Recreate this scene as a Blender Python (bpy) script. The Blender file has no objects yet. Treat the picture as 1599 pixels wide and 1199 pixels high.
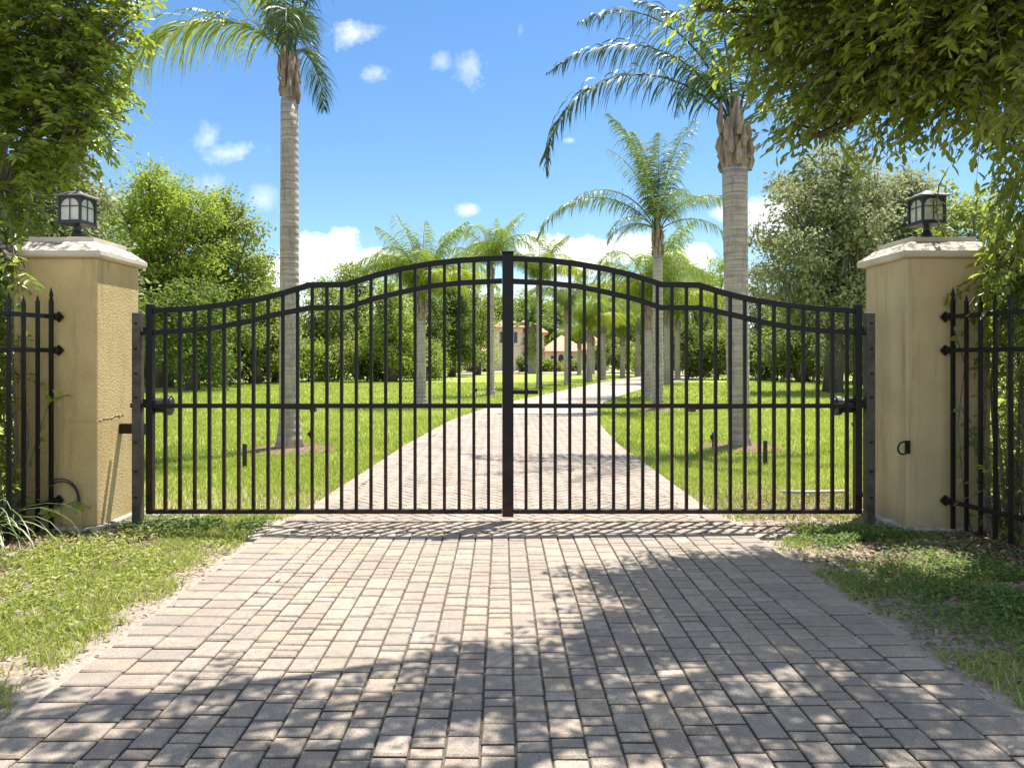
import bpy, math, random
import numpy as np
from mathutils import Vector
R = math.radians
S = bpy.context.scene
rng = np.random.default_rng(7)
random.seed(7)

# ------------------------------------------------------------ camera
H = 1.45; F = 1150.0; CX = 784.0; CY = 560.0
cam_d = bpy.data.cameras.new("camera"); cam = bpy.data.objects.new("camera", cam_d)
S.collection.objects.link(cam); S.camera = cam
cam.location = (0, 0, H); cam.rotation_euler = (R(90), 0, 0)
cam_d.sensor_width = 36; cam_d.lens = 36*F/1599
cam_d.shift_x = (799.5-CX)/1599; cam_d.shift_y = -(599.5-CY)/1599
cam_d.clip_start = 0.05; cam_d.clip_end = 2000

# ------------------------------------------------------------ world and sun
SUN = Vector((0.235, 0.27, 1.0)).normalized()
w = bpy.data.worlds.new("World"); S.world = w; w.use_nodes = True
nt = w.node_tree; N = nt.nodes; L = nt.links
for n in list(N): N.remove(n)
def wm(op, a, b=None, c=None, clamp=False):
    n = N.new('ShaderNodeMath'); n.operation = op; n.use_clamp = clamp
    for i, v in enumerate((a, b, c)):
        if v is None: continue
        if isinstance(v, (int, float)): n.inputs[i].default_value = v
        else: L.new(v, n.inputs[i])
    return n.outputs[0]
sky = N.new('ShaderNodeTexSky'); sky.sky_type = 'NISHITA'; sky.sun_disc = False
sky.sun_elevation = math.asin(SUN.z); sky.sun_rotation = math.atan2(SUN.x, SUN.y)
sky.air_density = 1.0; sky.dust_density = 0.15; sky.ozone_density = 3.0
tc = N.new('ShaderNodeTexCoord'); sp = N.new('ShaderNodeSeparateXYZ'); L.new(tc.outputs['Generated'], sp.inputs[0])
yy = wm('MAXIMUM', sp.outputs[1], 0.02)
u = wm('DIVIDE', sp.outputs[0], yy); v = wm('DIVIDE', sp.outputs[2], yy)
cb = N.new('ShaderNodeCombineXYZ'); L.new(u, cb.inputs[0]); L.new(v, cb.inputs[2])
def noise(scale, det=6, rough=0.6):
    n = N.new('ShaderNodeTexNoise'); n.inputs['Scale'].default_value = scale
    n.inputs['Detail'].default_value = det; n.inputs['Roughness'].default_value = rough
    L.new(cb.outputs[0], n.inputs['Vector']); return n.outputs['Fac']
n1 = noise(9.0, 8, 0.62); n2 = noise(16.0, 7, 0.7)
def blob(px, py, a, b, amp, nz, soft, op=1.0):
    du = wm('DIVIDE', wm('SUBTRACT', u, (px-CX)/F), a/F)
    dv = wm('DIVIDE', wm('SUBTRACT', v, (CY-py)/F), b/F)
    r = wm('SQRT', wm('ADD', wm('MULTIPLY', du, du), wm('MULTIPLY', dv, dv)))
    k = wm('MULTIPLY', wm('SUBTRACT', nz, 0.5), amp)
    m = wm('DIVIDE', wm('ADD', wm('SUBTRACT', 1.0, r), k), soft, clamp=True)
    return wm('MULTIPLY', m, op)
cl = None
for c in [(505,395,62,50,2.6,n1,.35,1),(450,425,60,22,2.4,n1,.4,.95),(585,410,60,24,2.4,n1,.4,.9),
          (905,400,90,38,2.6,n1,.35,1),(985,385,45,40,2.4,n1,.35,1),(830,385,40,30,2.4,n1,.4,.95),
          (1090,402,45,30,2.4,n1,.4,.95),(1160,335,60,22,2.6,n1,.6,.85),(1250,350,120,50,2.4,n1,.6,.8),
          (552,55,40,22,4.5,n2,1.5,.6),(587,116,26,18,3.6,n2,1.6,.6),(690,97,20,16,3.6,n2,1.6,.4),(731,104,26,34,4.5,n2,1.7,.45),
          (325,215,22,22,4,n2,1.6,.45),(362,240,52,20,4.2,n2,1.6,.6),(330,290,32,18,3.6,n2,1.8,.4),(412,312,38,24,3.4,n2,1.7,.45),(732,328,22,12,3,n2,1.2,.65),
          (890,219,12,6,3,n2,.9,.4),(640,470,300,40,2.0,n1,.9,.7),(1000,460,300,40,2.0,n1,.9,.7),(812,45,8,22,4,n2,1.4,.25)]:
    m = blob(*c); cl = m if cl is None else wm('MAXIMUM', cl, m)
cl = wm('MULTIPLY', cl, wm('GREATER_THAN', sp.outputs[1], 0.05))
hs = N.new('ShaderNodeHueSaturation'); hs.inputs['Saturation'].default_value = 1.18; hs.inputs['Value'].default_value = 1.0
L.new(sky.outputs[0], hs.inputs['Color'])
# unseen broken white cloud, added overhead and behind the viewer as neutral fill
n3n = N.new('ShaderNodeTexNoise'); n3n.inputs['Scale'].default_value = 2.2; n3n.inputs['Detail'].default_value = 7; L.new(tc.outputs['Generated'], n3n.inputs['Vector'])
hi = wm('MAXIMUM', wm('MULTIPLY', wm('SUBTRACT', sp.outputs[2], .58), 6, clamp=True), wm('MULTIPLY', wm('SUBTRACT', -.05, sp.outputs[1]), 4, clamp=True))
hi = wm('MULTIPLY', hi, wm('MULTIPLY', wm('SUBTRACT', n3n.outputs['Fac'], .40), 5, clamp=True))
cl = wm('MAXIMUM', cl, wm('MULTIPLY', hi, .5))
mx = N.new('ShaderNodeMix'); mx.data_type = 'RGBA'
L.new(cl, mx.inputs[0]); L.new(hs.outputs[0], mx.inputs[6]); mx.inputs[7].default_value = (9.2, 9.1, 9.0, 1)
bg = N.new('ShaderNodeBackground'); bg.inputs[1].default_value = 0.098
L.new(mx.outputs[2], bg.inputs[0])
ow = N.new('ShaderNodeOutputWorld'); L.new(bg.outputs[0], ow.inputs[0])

sun_d = bpy.data.lights.new("sun", 'SUN'); sun_d.energy = 5.0; sun_d.angle = R(0.53); sun_d.color = (1, 0.95, 0.88)
sun = bpy.data.objects.new("sun", sun_d); S.collection.objects.link(sun)
sun.rotation_euler = SUN.to_track_quat('Z', 'Y').to_euler()
S.view_settings.view_transform = 'Standard'; S.view_settings.look = 'None'
S.view_settings.exposure = 0.97; S.view_settings.gamma = 1
S.cycles.max_bounces = 10; S.cycles.diffuse_bounces = 4; S.cycles.transmission_bounces = 6; S.cycles.transparent_max_bounces = 8

# ------------------------------------------------------------ helpers
def wx(px, Y): return (px-CX)*Y/F
def wz(py, Y): return H+(CY-py)*Y/F
def gy(py): return H*F/(py-CY)

def tag(o, label=None, cat=None, group=None, kind=None):
    if label: o['label'] = label
    if cat: o['category'] = cat
    if group: o['group'] = group
    if kind: o['kind'] = kind
    return o
def link(o, parent=None):
    S.collection.objects.link(o)
    if parent is not None: o.parent = parent
    return o
def empty(name, loc, label=None, cat=None, group=None, rz=0):
    o = bpy.data.objects.new(name, None); o.empty_display_size = 0.1
    o.location = loc; o.rotation_euler = (0, 0, rz); link(o)
    return tag(o, label, cat, group)

class MB:
    """collects vertices and faces, builds one mesh object"""
    def __init__(s): s.v = []; s.f = []; s.c = []
    def add(s, vs, fs, c=None):
        b = len(s.v); s.v += [tuple(x) for x in vs]; s.f += [tuple(b+i for i in f) for f in fs]
        s.c += [0.5 if c is None else c]*len(vs)
        return s
    def box(s, x0, x1, y0, y1, z0, z1, c=None):
        vs = [(x,y,z) for z in (z0,z1) for y in (y0,y1) for x in (x0,x1)]
        return s.add(vs, [(0,2,3,1),(4,5,7,6),(0,1,5,4),(2,6,7,3),(0,4,6,2),(1,3,7,5)], c)
    def tube(s, pts, rad, n=8, cap=True, c=None):
        pts = [Vector(p) for p in pts]
        if not hasattr(rad, '__len__'): rad = [rad]*len(pts)
        vs = []; fs = []
        up = Vector((0,0,1)); d0 = (pts[1]-pts[0]).normalized()
        if abs(d0.dot(up)) > 0.95: up = Vector((0,1,0))
        a = d0.cross(up).normalized()
        for i, p in enumerate(pts):
            d = (pts[min(i+1,len(pts)-1)]-pts[max(i-1,0)]).normalized()
            a = (a-d*a.dot(d)).normalized(); b = d.cross(a)
            for k in range(n):
                t = 2*math.pi*k/n
                vs.append(p+(a*math.cos(t)+b*math.sin(t))*rad[i])
        for i in range(len(pts)-1):
            for k in range(n):
                k2 = (k+1)%n
                fs.append((i*n+k, i*n+k2, (i+1)*n+k2, (i+1)*n+k))
        if cap:
            fs.append(tuple(range(n-1,-1,-1))); fs.append(tuple((len(pts)-1)*n+k for k in range(n)))
        return s.add(vs, fs, c)
    def lathe(s, prof, n=16, cx=0, cy=0, c=None, jit=0):
        vs = []; fs = []
        for r, z in prof:
            for k in range(n):
                t = 2*math.pi*k/n; rr = r*(1+jit*random.uniform(-1,1))
                vs.append((cx+rr*math.cos(t), cy+rr*math.sin(t), z))
        for i in range(len(prof)-1):
            for k in range(n):
                k2 = (k+1)%n; fs.append((i*n+k, i*n+k2, (i+1)*n+k2, (i+1)*n+k))
        fs.append(tuple(range(n-1,-1,-1))); fs.append(tuple((len(prof)-1)*n+k for k in range(n)))
        return s.add(vs, fs, c)
    def sweep(s, pts, h, d, y=0):
        """rectangular bar along a polyline lying in the XZ plane"""
        P = [Vector((p[0], p[1])) for p in pts]; vs = []; fs = []
        for i, p in enumerate(P):
            t = (P[min(i+1,len(P)-1)]-P[max(i-1,0)]).normalized(); n = Vector((-t.y, t.x))
            for sn, sy in ((-1,-1),(1,-1),(1,1),(-1,1)):
                q = p+n*sn*h/2; vs.append((q.x, y+sy*d/2, q.y))
        for i in range(len(P)-1):
            for k in range(4):
                k2 = (k+1)%4; fs.append((i*4+k, i*4+k2, (i+1)*4+k2, (i+1)*4+k))
        fs.append((3,2,1,0)); e = (len(P)-1)*4; fs.append((e,e+1,e+2,e+3))
        return s.add(vs, fs)
    def build(s, name, mat, parent=None, smooth=False, bevel=0, loc=None):
        me = bpy.data.meshes.new(name); me.from_pydata(s.v, [], s.f); me.update()
        at = me.attributes.new('rnd', 'FLOAT', 'POINT'); at.data.foreach_set('value', s.c)
        me.materials.append(mat)
        if smooth: me.polygons.foreach_set('use_smooth', [True]*len(me.polygons))
        o = bpy.data.objects.new(name, me); link(o, parent)
        if loc: o.location = loc
        if bevel:
            m = o.modifiers.new('bevel', 'BEVEL'); m.width = bevel; m.segments = 2; m.limit_method = 'ANGLE'
        return o

def npmesh(name, V, Fq, mat, parent=None, rnd=None, smooth=False):
    """V (n,3), Fq (m,k) faces of k corners"""
    V = np.asarray(V, dtype=np.float32); Fq = np.asarray(Fq, dtype=np.int32)
    me = bpy.data.meshes.new(name); k = Fq.shape[1]
    me.vertices.add(len(V)); me.vertices.foreach_set('co', V.ravel())
    me.loops.add(Fq.size); me.loops.foreach_set('vertex_index', Fq.ravel())
    me.polygons.add(len(Fq)); me.polygons.foreach_set('loop_start', np.arange(0, Fq.size, k, dtype=np.int32))
    me.polygons.foreach_set('loop_total', np.full(len(Fq), k, dtype=np.int32))
    me.update(calc_edges=True)
    if rnd is not None:
        at = me.attributes.new('rnd', 'FLOAT', 'POINT'); at.data.foreach_set('value', np.asarray(rnd, dtype=np.float32))
    me.materials.append(mat)
    if smooth: me.polygons.foreach_set('use_smooth', np.ones(len(Fq), dtype=bool))
    o = bpy.data.objects.new(name, me); link(o, parent); return o

def nrm(a): return a/np.maximum(np.linalg.norm(a, axis=-1, keepdims=True), 1e-6)
def rdir(n): return nrm(rng.normal(size=(n,3)))

def leaf_mesh(P, D, Nn, ln, wd, fold=0.25):
    """six-vertex folded leaves: base P, direction D, face normal Nn, length and width arrays"""
    n = len(P); D = nrm(D); Sd = nrm(np.cross(D, Nn)); Nn = nrm(np.cross(Sd, D))
    ln = np.broadcast_to(ln, (n,))[:,None]; wd = np.broadcast_to(wd, (n,))[:,None]
    V = np.empty((n,6,3))
    V[:,0] = P; V[:,3] = P+D*ln-Nn*ln*0.12
    for i, (t, sgn, ww) in enumerate([(.28,-1,.85),(.68,-1,.8)]):
        V[:,1+i] = P+D*ln*t+Sd*wd*.5*sgn*ww+Nn*wd*fold*ww*.5
    for i, (t, sgn, ww) in enumerate([(.68,1,.8),(.28,1,.85)]):
        V[:,4+i] = P+D*ln*t+Sd*wd*.5*sgn*ww+Nn*wd*fold*ww*.5
    b = np.arange(n)[:,None]*6
    Fq = np.concatenate([b+np.array([[0,1,2,3]]), b+np.array([[0,3,4,5]])])
    return V.reshape(-1,3), Fq

def vnoise(x, y, seed=0):
    """cheap smooth value noise, 0..1"""
    def h(i, j):
        a = np.sin(i*127.1+j*311.7+seed*74.7)*43758.5453; return a-np.floor(a)
    xi = np.floor(x); yi = np.floor(y); fx = x-xi; fy = y-yi
    fx = fx*fx*(3-2*fx); fy = fy*fy*(3-2*fy)
    return (h(xi,yi)*(1-fx)+h(xi+1,yi)*fx)*(1-fy)+(h(xi,yi+1)*(1-fx)+h(xi+1,yi+1)*fx)*fy

# ------------------------------------------------------------ materials
def mat(name):
    m = bpy.data.materials.new(name); m.use_nodes = True
    nt = m.node_tree; b = nt.nodes['Principled BSDF']; return m, nt, b
def ramp(nt, fac, cols):
    r = nt.nodes.new('ShaderNodeValToRGB'); e = r.color_ramp.elements
    while len(e) < len(cols): e.new(0.5)
    for i, (p, c) in enumerate(cols): e[i].position = p; e[i].color = (*c, 1)
    nt.links.new(fac, r.inputs[0]); return r.outputs[0]
def tnoise(nt, scale, det=4, rough=.55, vec='Object', sc=(1,1,1)):
    t = nt.nodes.new('ShaderNodeTexCoord'); mp = nt.nodes.new('ShaderNodeMapping'); mp.inputs['Scale'].default_value = sc
    nt.links.new(t.outputs[vec], mp.inputs[0])
    n = nt.nodes.new('ShaderNodeTexNoise'); n.inputs['Scale'].default_value = scale
    n.inputs['Detail'].default_value = det; n.inputs['Roughness'].default_value = rough
    nt.links.new(mp.outputs[0], n.inputs['Vector']); return n.outputs['Fac']
def mixc(nt, f, a, b, mode='MIX'):
    m = nt.nodes.new('ShaderNodeMix'); m.data_type = 'RGBA'; m.blend_type = mode
    for i, v in ((0,f),(6,a),(7,b)):
        if isinstance(v, (int,float)): m.inputs[i].default_value = v
        elif isinstance(v, tuple): m.inputs[i].default_value = (*v, 1)
        else: nt.links.new(v, m.inputs[i])
    return m.outputs[2]
def nmath(nt, op, a, b=None, clamp=False):
    n = nt.nodes.new('ShaderNodeMath'); n.operation = op; n.use_clamp = clamp
    for i, v in enumerate((a, b)):
        if v is None: continue
        if isinstance(v, (int,float)): n.inputs[i].default_value = v
        else: nt.links.new(v, n.inputs[i])
    return n.outputs[0]
def attr(nt, name='rnd'):
    a = nt.nodes.new('ShaderNodeAttribute'); a.attribute_name = name; return a.outputs['Fac']
def bump(nt, b, fac, st, dist=0.01):
    n = nt.nodes.new('ShaderNodeBump'); n.inputs['Strength'].default_value = st; n.inputs['Distance'].default_value = dist
    nt.links.new(fac, n.inputs['Height']); nt.links.new(n.outputs[0], b.inputs['Normal'])
def simple(name, c1, c2, scale=8, rough=.6, bs=.2, bd=.01, metal=0, sc=(1,1,1), det=5, spec=.5):
    m, nt, b = mat(name); f = tnoise(nt, scale, det, .6, sc=sc)
    nt.links.new(ramp(nt, f, [(.3,c1),(.7,c2)]), b.inputs['Base Color'])
    b.inputs['Roughness'].default_value = rough; b.inputs['Metallic'].default_value = metal
    b.inputs['Specular IOR Level'].default_value = spec
    if bs: bump(nt, b, f, bs, bd)
    return m
def leafmat(name, cols, tcol, trans=.35, rough=.5, spec=.35):
    m, nt, b = mat(name); a = attr(nt)
    col = ramp(nt, a, [(i/(len(cols)-1), c) for i, c in enumerate(cols)])
    nt.links.new(col, b.inputs['Base Color']); b.inputs['Roughness'].default_value = rough
    b.inputs['Specular IOR Level'].default_value = spec
    t = nt.nodes.new('ShaderNodeBsdfTranslucent')
    nt.links.new(mixc(nt, .55, col, tcol), t.inputs[0])
    ms = nt.nodes.new('ShaderNodeMixShader'); ms.inputs[0].default_value = trans
    nt.links.new(b.outputs[0], ms.inputs[1]); nt.links.new(t.outputs[0], ms.inputs[2])
    nt.links.new(ms.outputs[0], nt.nodes['Material Output'].inputs[0]); return m

M = {}
M['leaf_left'] = leafmat('laurel_leaf', [(.08,.115,.03),(.15,.21,.035),(.25,.33,.04),(.4,.46,.08)], (.52,.62,.06), .48, .27, .75)
M['leaf_right'] = leafmat('glossy_leaf', [(.075,.11,.03),(.14,.19,.035),(.24,.3,.045),(.42,.5,.06)], (.56,.68,.06), .5, .27, .75)
M['oak'] = leafmat('oak_leaf', [(.09,.125,.035),(.18,.235,.05),(.29,.34,.075),(.4,.43,.12)], (.54,.62,.13), .45)
M['oak_light'] = leafmat('light_leaf', [(.12,.17,.04),(.22,.3,.055),(.33,.41,.07),(.44,.49,.12)], (.55,.66,.08), .44)
M['oak_grey'] = leafmat('mossy_oak_leaf', [(.15,.17,.09),(.24,.265,.13),(.36,.375,.2),(.48,.48,.31)], (.46,.5,.22), .4)
M['dark'] = leafmat('dark_leaf', [(.05,.08,.03),(.09,.14,.035),(.15,.22,.045),(.24,.31,.07)], (.4,.52,.08), .4)
M['dry'] = leafmat('dry_leaf', [(.18,.16,.09),(.27,.27,.14),(.34,.33,.2),(.42,.4,.28)], (.45,.45,.22), .35)
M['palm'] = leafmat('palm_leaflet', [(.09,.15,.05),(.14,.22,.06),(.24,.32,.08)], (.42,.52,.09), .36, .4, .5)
M['palm_lit'] = leafmat('sunlit_yellow_palm_leaflet', [(.12,.2,.02),(.24,.33,.03),(.42,.44,.04)], (.6,.65,.05), .42, .4, .5)  # sunlit fronds: bright yellow-green of the sun put into the leaflet colour
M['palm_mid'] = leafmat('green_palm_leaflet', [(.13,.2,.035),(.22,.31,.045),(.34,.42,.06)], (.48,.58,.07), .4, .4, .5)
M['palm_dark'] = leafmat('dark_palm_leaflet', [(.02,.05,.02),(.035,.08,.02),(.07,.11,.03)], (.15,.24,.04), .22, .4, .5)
M['moss'] = leafmat('spanish_moss', [(.18,.19,.14),(.26,.27,.2),(.34,.34,.26)], (.3,.32,.22), .3, .9, .1)
M['grass'] = leafmat('lawn_grass', [(.17,.235,.04),(.27,.345,.06),(.38,.43,.085),(.52,.49,.24)], (.58,.66,.1), .45, .5, .3)
M['verge'] = leafmat('verge_weeds', [(.14,.2,.04),(.26,.32,.06),(.38,.42,.09),(.52,.47,.26)], (.45,.58,.06), .4, .5, .3)
M['clover'] = leafmat('creeping_weed', [(.07,.12,.035),(.12,.2,.05),(.2,.3,.07)], (.32,.48,.08), .35, .5, .3)
M['litter'] = leafmat('leaf_litter', [(.12,.07,.04),(.22,.15,.09),(.35,.27,.18),(.48,.42,.34)], (.2,.15,.08), .1, .8, .2)
M['long_leaf'] = leafmat('strap_leaf', [(.12,.18,.05),(.22,.3,.1),(.38,.42,.22)], (.35,.45,.15), .3, .4, .5)
M['bark'] = simple('bark', (.06,.05,.04), (.17,.145,.12), 14, .9, .7, .03, sc=(1,1,.3))
M['twig'] = simple('twig_bark', (.1,.085,.065), (.24,.21,.17), 30, .9, .3)
M['boot'] = simple('palm_boot', (.1,.07,.045), (.42,.34,.26), 9, .85, .8, .04, sc=(2,2,.35))
M['stem'] = simple('palm_stem', (.16,.17,.08), (.3,.3,.16), 12, .6, .2)
m, nt, b = mat('weathered_cast_stone'); f = tnoise(nt, 14, 8, .75, sc=(1,1,2)); gm = nt.nodes.new('ShaderNodeNewGeometry'); sx = nt.nodes.new('ShaderNodeSeparateXYZ'); nt.links.new(gm.outputs['Normal'], sx.inputs[0])
k = nmath(nt, 'MULTIPLY', ramp(nt, f, [(.47,(0,)*3),(.56,(1,)*3)]), nmath(nt, 'MULTIPLY', sx.outputs[2], 1.2, True), True)
f5 = tnoise(nt, 5, 5); c = mixc(nt, k, ramp(nt, f5, [(.3,(.5,.44,.35)),(.7,(.64,.58,.48))]), (.13,.12,.105)); nt.links.new(c, b.inputs['Base Color']); b.inputs['Roughness'].default_value = .9; bump(nt, b, f, .25, .004); M['cap'] = m
M['concrete'] = simple('concrete_footing', (.32,.28,.24), (.6,.55,.48), 12, .9, .4, .01)
M['iron'] = simple('black_iron', (.006,.006,.006), (.016,.015,.014), 20, .42, .08, .002, spec=.3)
M['black'] = simple('black_plastic', (.012,.012,.014), (.03,.03,.032), 20, .45, .08, .002)
M['mulch'] = simple('mulch', (.1,.06,.035), (.36,.24,.16), 40, .95, 1.0, .04, det=8)
M['tile'] = simple('terracotta_tile', (.42,.2,.12), (.6,.36,.23), 3, .8, .4, .1)
M['hwall'] = simple('cream_stucco_wall', (.66,.55,.41), (.74,.63,.48), 2, .9, 0)
M['trim'] = simple('cream_trim', (.7,.6,.48), (.78,.68,.55), 2, .8, 0)
M['dglass'] = simple('dark_glass', (.015,.02,.025), (.04,.05,.06), 1, .1, 0)
M['wire'] = simple('cable', (.03,.03,.03), (.06,.055,.05), 10, .6, 0)
M['pipe'] = simple('grey_pipe', (.35,.34,.31), (.5,.48,.44), 10, .6, 0)

# palm trunk with rings
m, nt, b = mat('palm_trunk'); f1 = tnoise(nt, 3.5, 6, .65, sc=(.35,.35,7)); f2 = tnoise(nt, 2.2, 3)
t = nt.nodes.new('ShaderNodeTexWave'); t.wave_type = 'BANDS'; t.bands_direction = 'Z'
t.inputs['Scale'].default_value = 2.6; t.inputs['Distortion'].default_value = 2.2; t.inputs['Detail'].default_value = 3
t.inputs['Detail Scale'].default_value = 1.2
tcn = nt.nodes.new('ShaderNodeTexCoord'); nt.links.new(tcn.outputs['Object'], t.inputs['Vector'])
c = ramp(nt, f1, [(.3,(.26,.215,.175)),(.5,(.4,.35,.295)),(.7,(.54,.49,.42))])
c = mixc(nt, ramp(nt, t.outputs['Fac'], [(.0,(.5,)*3),(.1,(0,)*3)]), c, (.12,.1,.08))
c = mixc(nt, ramp(nt, f2, [(.45,(0,)*3),(.7,(.5,)*3)]), c, (.5,.48,.42))
f3 = tnoise(nt, 3.2, 8, .8, sc=(3,3,.7)); c = mixc(nt, ramp(nt, f3, [(.5,(0,)*3),(.64,(.7,)*3)]), c, (.17,.145,.12))
f4 = tnoise(nt, 9, 4, .7, sc=(1.5,1.5,5)); c = mixc(nt, ramp(nt, f4, [(.6,(0,)*3),(.66,(.35,)*3)]), c, (.1,.08,.065))
nt.links.new(c, b.inputs['Base Color']); b.inputs['Roughness'].default_value = .9
bump(nt, b, nmath(nt, 'ADD', nmath(nt,'ADD',t.outputs['Fac'], f1), f3), .6, .02); M['ptrunk'] = m

# gate paint with a little rust and reflected reddish light coloured in low down
m, nt, b = mat('gate_paint'); tcn = nt.nodes.new('ShaderNodeTexCoord'); sx = nt.nodes.new('ShaderNodeSeparateXYZ')
gn = nt.nodes.new('ShaderNodeNewGeometry'); nt.links.new(gn.outputs['Position'], sx.inputs[0])
f = tnoise(nt, 6, 6, .7); zf = nmath(nt, 'MULTIPLY', nmath(nt, 'SUBTRACT', .95, sx.outputs[2]), .7, True)
k = nmath(nt, 'MULTIPLY', ramp(nt, f, [(.4,(0,)*3),(.62,(1,)*3)]), zf, True)
c = mixc(nt, k, (.004,.004,.0045), (.11,.045,.028)); nt.links.new(c, b.inputs['Base Color'])
b.inputs['Roughness'].default_value = .36; b.inputs['Specular IOR Level'].default_value = .28; bump(nt, b, f, .08, .002); M['gate'] = m

# stucco: smooth or rough
def stucco(name, c1, c2, rs, bs):
    m, nt, b = mat(name); f = tnoise(nt, 2.2, 6, .65); g = tnoise(nt, rs, 3, .6)
    c = ramp(nt, f, [(.3,c1),(.68,c2)]); st = tnoise(nt, 3.0, 6, .7, sc=(3.5,3.5,.35))
    c = mixc(nt, ramp(nt, st, [(.52,(0,)*3),(.72,(.65,)*3)]), c, tuple(x*.55 for x in c1))
    sx = nt.nodes.new('ShaderNodeSeparateXYZ'); tcn = nt.nodes.new('ShaderNodeTexCoord'); nt.links.new(tcn.outputs['Object'], sx.inputs[0])
    lo = nmath(nt, 'MULTIPLY', nmath(nt, 'SUBTRACT', .4, nmath(nt,'ADD',sx.outputs[2],nmath(nt,'MULTIPLY',f,.35))), 1.4, True)
    c = mixc(nt, lo, c, (.22,.15,.08)); nt.links.new(c, b.inputs['Base Color'])
    b.inputs['Roughness'].default_value = .92; bump(nt, b, g, bs, .012); return m
M['stucco_l'] = stucco('ochre_stucco', (.47,.35,.155), (.62,.48,.235), 60, .75)
M['stucco_r'] = stucco('tan_stucco', (.47,.37,.2), (.58,.465,.27), 45, .22)
m, nt, b = mat('frosted_glass'); b.inputs['Base Color'].default_value = (.6,.62,.55,1); b.inputs['Roughness'].default_value = .35
b.inputs['Transmission Weight'].default_value = .25; b.inputs['IOR'].default_value = 1.1
f = tnoise(nt, 14, 3); nt.links.new(ramp(nt, f, [(.3,(.7,.73,.62)),(.7,(.88,.9,.8))]), b.inputs['Base Color']); M['lglass'] = m

# pavers
m, nt, b = mat('driveway_paver'); a = attr(nt)
c = ramp(nt, a, [(0,(.33,.255,.19)),(.25,(.4,.335,.265)),(.5,(.3,.255,.205)),(.75,(.44,.335,.225)),(1,(.46,.385,.305))])
st = tnoise(nt, .8, 7, .7); f = tnoise(nt, 1.1, 5, .6); g = tnoise(nt, 150, 4, .8); g2 = tnoise(nt, 22, 5, .7)
c = mixc(nt, ramp(nt, f, [(.35,(0,)*3),(.7,(.4,)*3)]), c, (.43,.355,.275))
c = mixc(nt, ramp(nt, g2, [(.38,(.6,)*3),(.58,(0,)*3)]), c, (.25,.205,.17))
c = mixc(nt, ramp(nt, g, [(.36,(.9,)*3),(.46,(0,)*3),(.56,(0,)*3),(.66,(.75,)*3)]), c, mixc(nt, ramp(nt, g, [(.45,(0,)*3),(.55,(1,)*3)]), (.14,.12,.1), (.66,.6,.54)))
c = mixc(nt, ramp(nt, st, [(.48,(0,)*3),(.62,(.5,)*3)]), c, (.22,.185,.155))
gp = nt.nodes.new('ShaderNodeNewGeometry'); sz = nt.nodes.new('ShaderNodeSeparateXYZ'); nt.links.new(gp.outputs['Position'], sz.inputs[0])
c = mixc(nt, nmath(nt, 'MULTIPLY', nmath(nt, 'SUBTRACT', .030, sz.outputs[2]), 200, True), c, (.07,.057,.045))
nt.links.new(c, b.inputs['Base Color']); b.inputs['Roughness'].default_value = .85
bump(nt, b, nmath(nt,'ADD',g,nmath(nt,'MULTIPLY',g2,1.5)), .9, .005); M['paver'] = m
M['joint'] = simple('joint_sand', (.06,.05,.038), (.2,.165,.125), 60, .95, .6, .01, det=7)

# distant driveway sheet: procedural bricks
m, nt, b = mat('far_paving'); tcn = nt.nodes.new('ShaderNodeTexCoord'); mp = nt.nodes.new('ShaderNodeMapping'); mp.inputs['Rotation'].default_value = (0,0,R(45))
nt.links.new(tcn.outputs['Object'], mp.inputs[0]); bt = nt.nodes.new('ShaderNodeTexBrick')
bt.inputs['Scale'].default_value = 1; bt.inputs['Brick Width'].default_value = .21; bt.inputs['Row Height'].default_value = .105
bt.inputs['Mortar Size'].default_value = .008; bt.inputs['Color1'].default_value = (.46,.34,.26,1); bt.inputs['Color2'].default_value = (.38,.32,.27,1)
bt.inputs['Mortar'].default_value = (.16,.13,.1,1); nt.links.new(mp.outputs[0], bt.inputs['Vector'])
f = tnoise(nt, .5, 4); c = mixc(nt, ramp(nt, f, [(.4,(0,)*3),(.7,(.5,)*3)]), bt.outputs['Color'], (.5,.42,.34))
nt.links.new(c, b.inputs['Base Color']); b.inputs['Roughness'].default_value = .85; M['farpave'] = m

# ground: lawn, with sandy litter-strewn soil at the verges
m, nt, b = mat('ground'); gn = nt.nodes.new('ShaderNodeNewGeometry'); sx = nt.nodes.new('ShaderNodeSeparateXYZ'); nt.links.new(gn.outputs['Position'], sx.inputs[0])
f = tnoise(nt, .35, 6, .6); f2 = tnoise(nt, 3.5, 7, .65); f3 = tnoise(nt, 26, 8, .75); f4 = tnoise(nt, 1.3, 5, .6)
lawn = ramp(nt, f, [(.3,(.2,.25,.04)),(.5,(.27,.33,.05)),(.7,(.36,.4,.08))])
lawn = mixc(nt, ramp(nt, f2, [(.4,(0,)*3),(.7,(.45,)*3)]), lawn, (.2,.25,.03))
soil = ramp(nt, f3, [(.3,(.14,.1,.07)),(.5,(.34,.27,.2)),(.7,(.52,.46,.38))])
ax = nmath(nt, 'ABSOLUTE', nmath(nt, 'SUBTRACT', sx.outputs[0], .05))
e1 = nmath(nt, 'SUBTRACT', 1.0, nmath(nt, 'MULTIPLY', nmath(nt, 'SUBTRACT', nmath(nt, 'ADD', ax, nmath(nt,'MULTIPLY',nmath(nt,'SUBTRACT',f4,.5),.5)), 1.98), 5), True)
soil = mixc(nt, e1, soil, ramp(nt, f3, [(.3,(.3,.25,.19)),(.6,(.52,.46,.38))]))
near = nmath(nt, 'MULTIPLY', nmath(nt, 'SUBTRACT', nmath(nt,'ADD',8.6,nmath(nt,'MULTIPLY',nmath(nt,'SUBTRACT',f4,.5),4)), sx.outputs[1]), .6, True)
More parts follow.
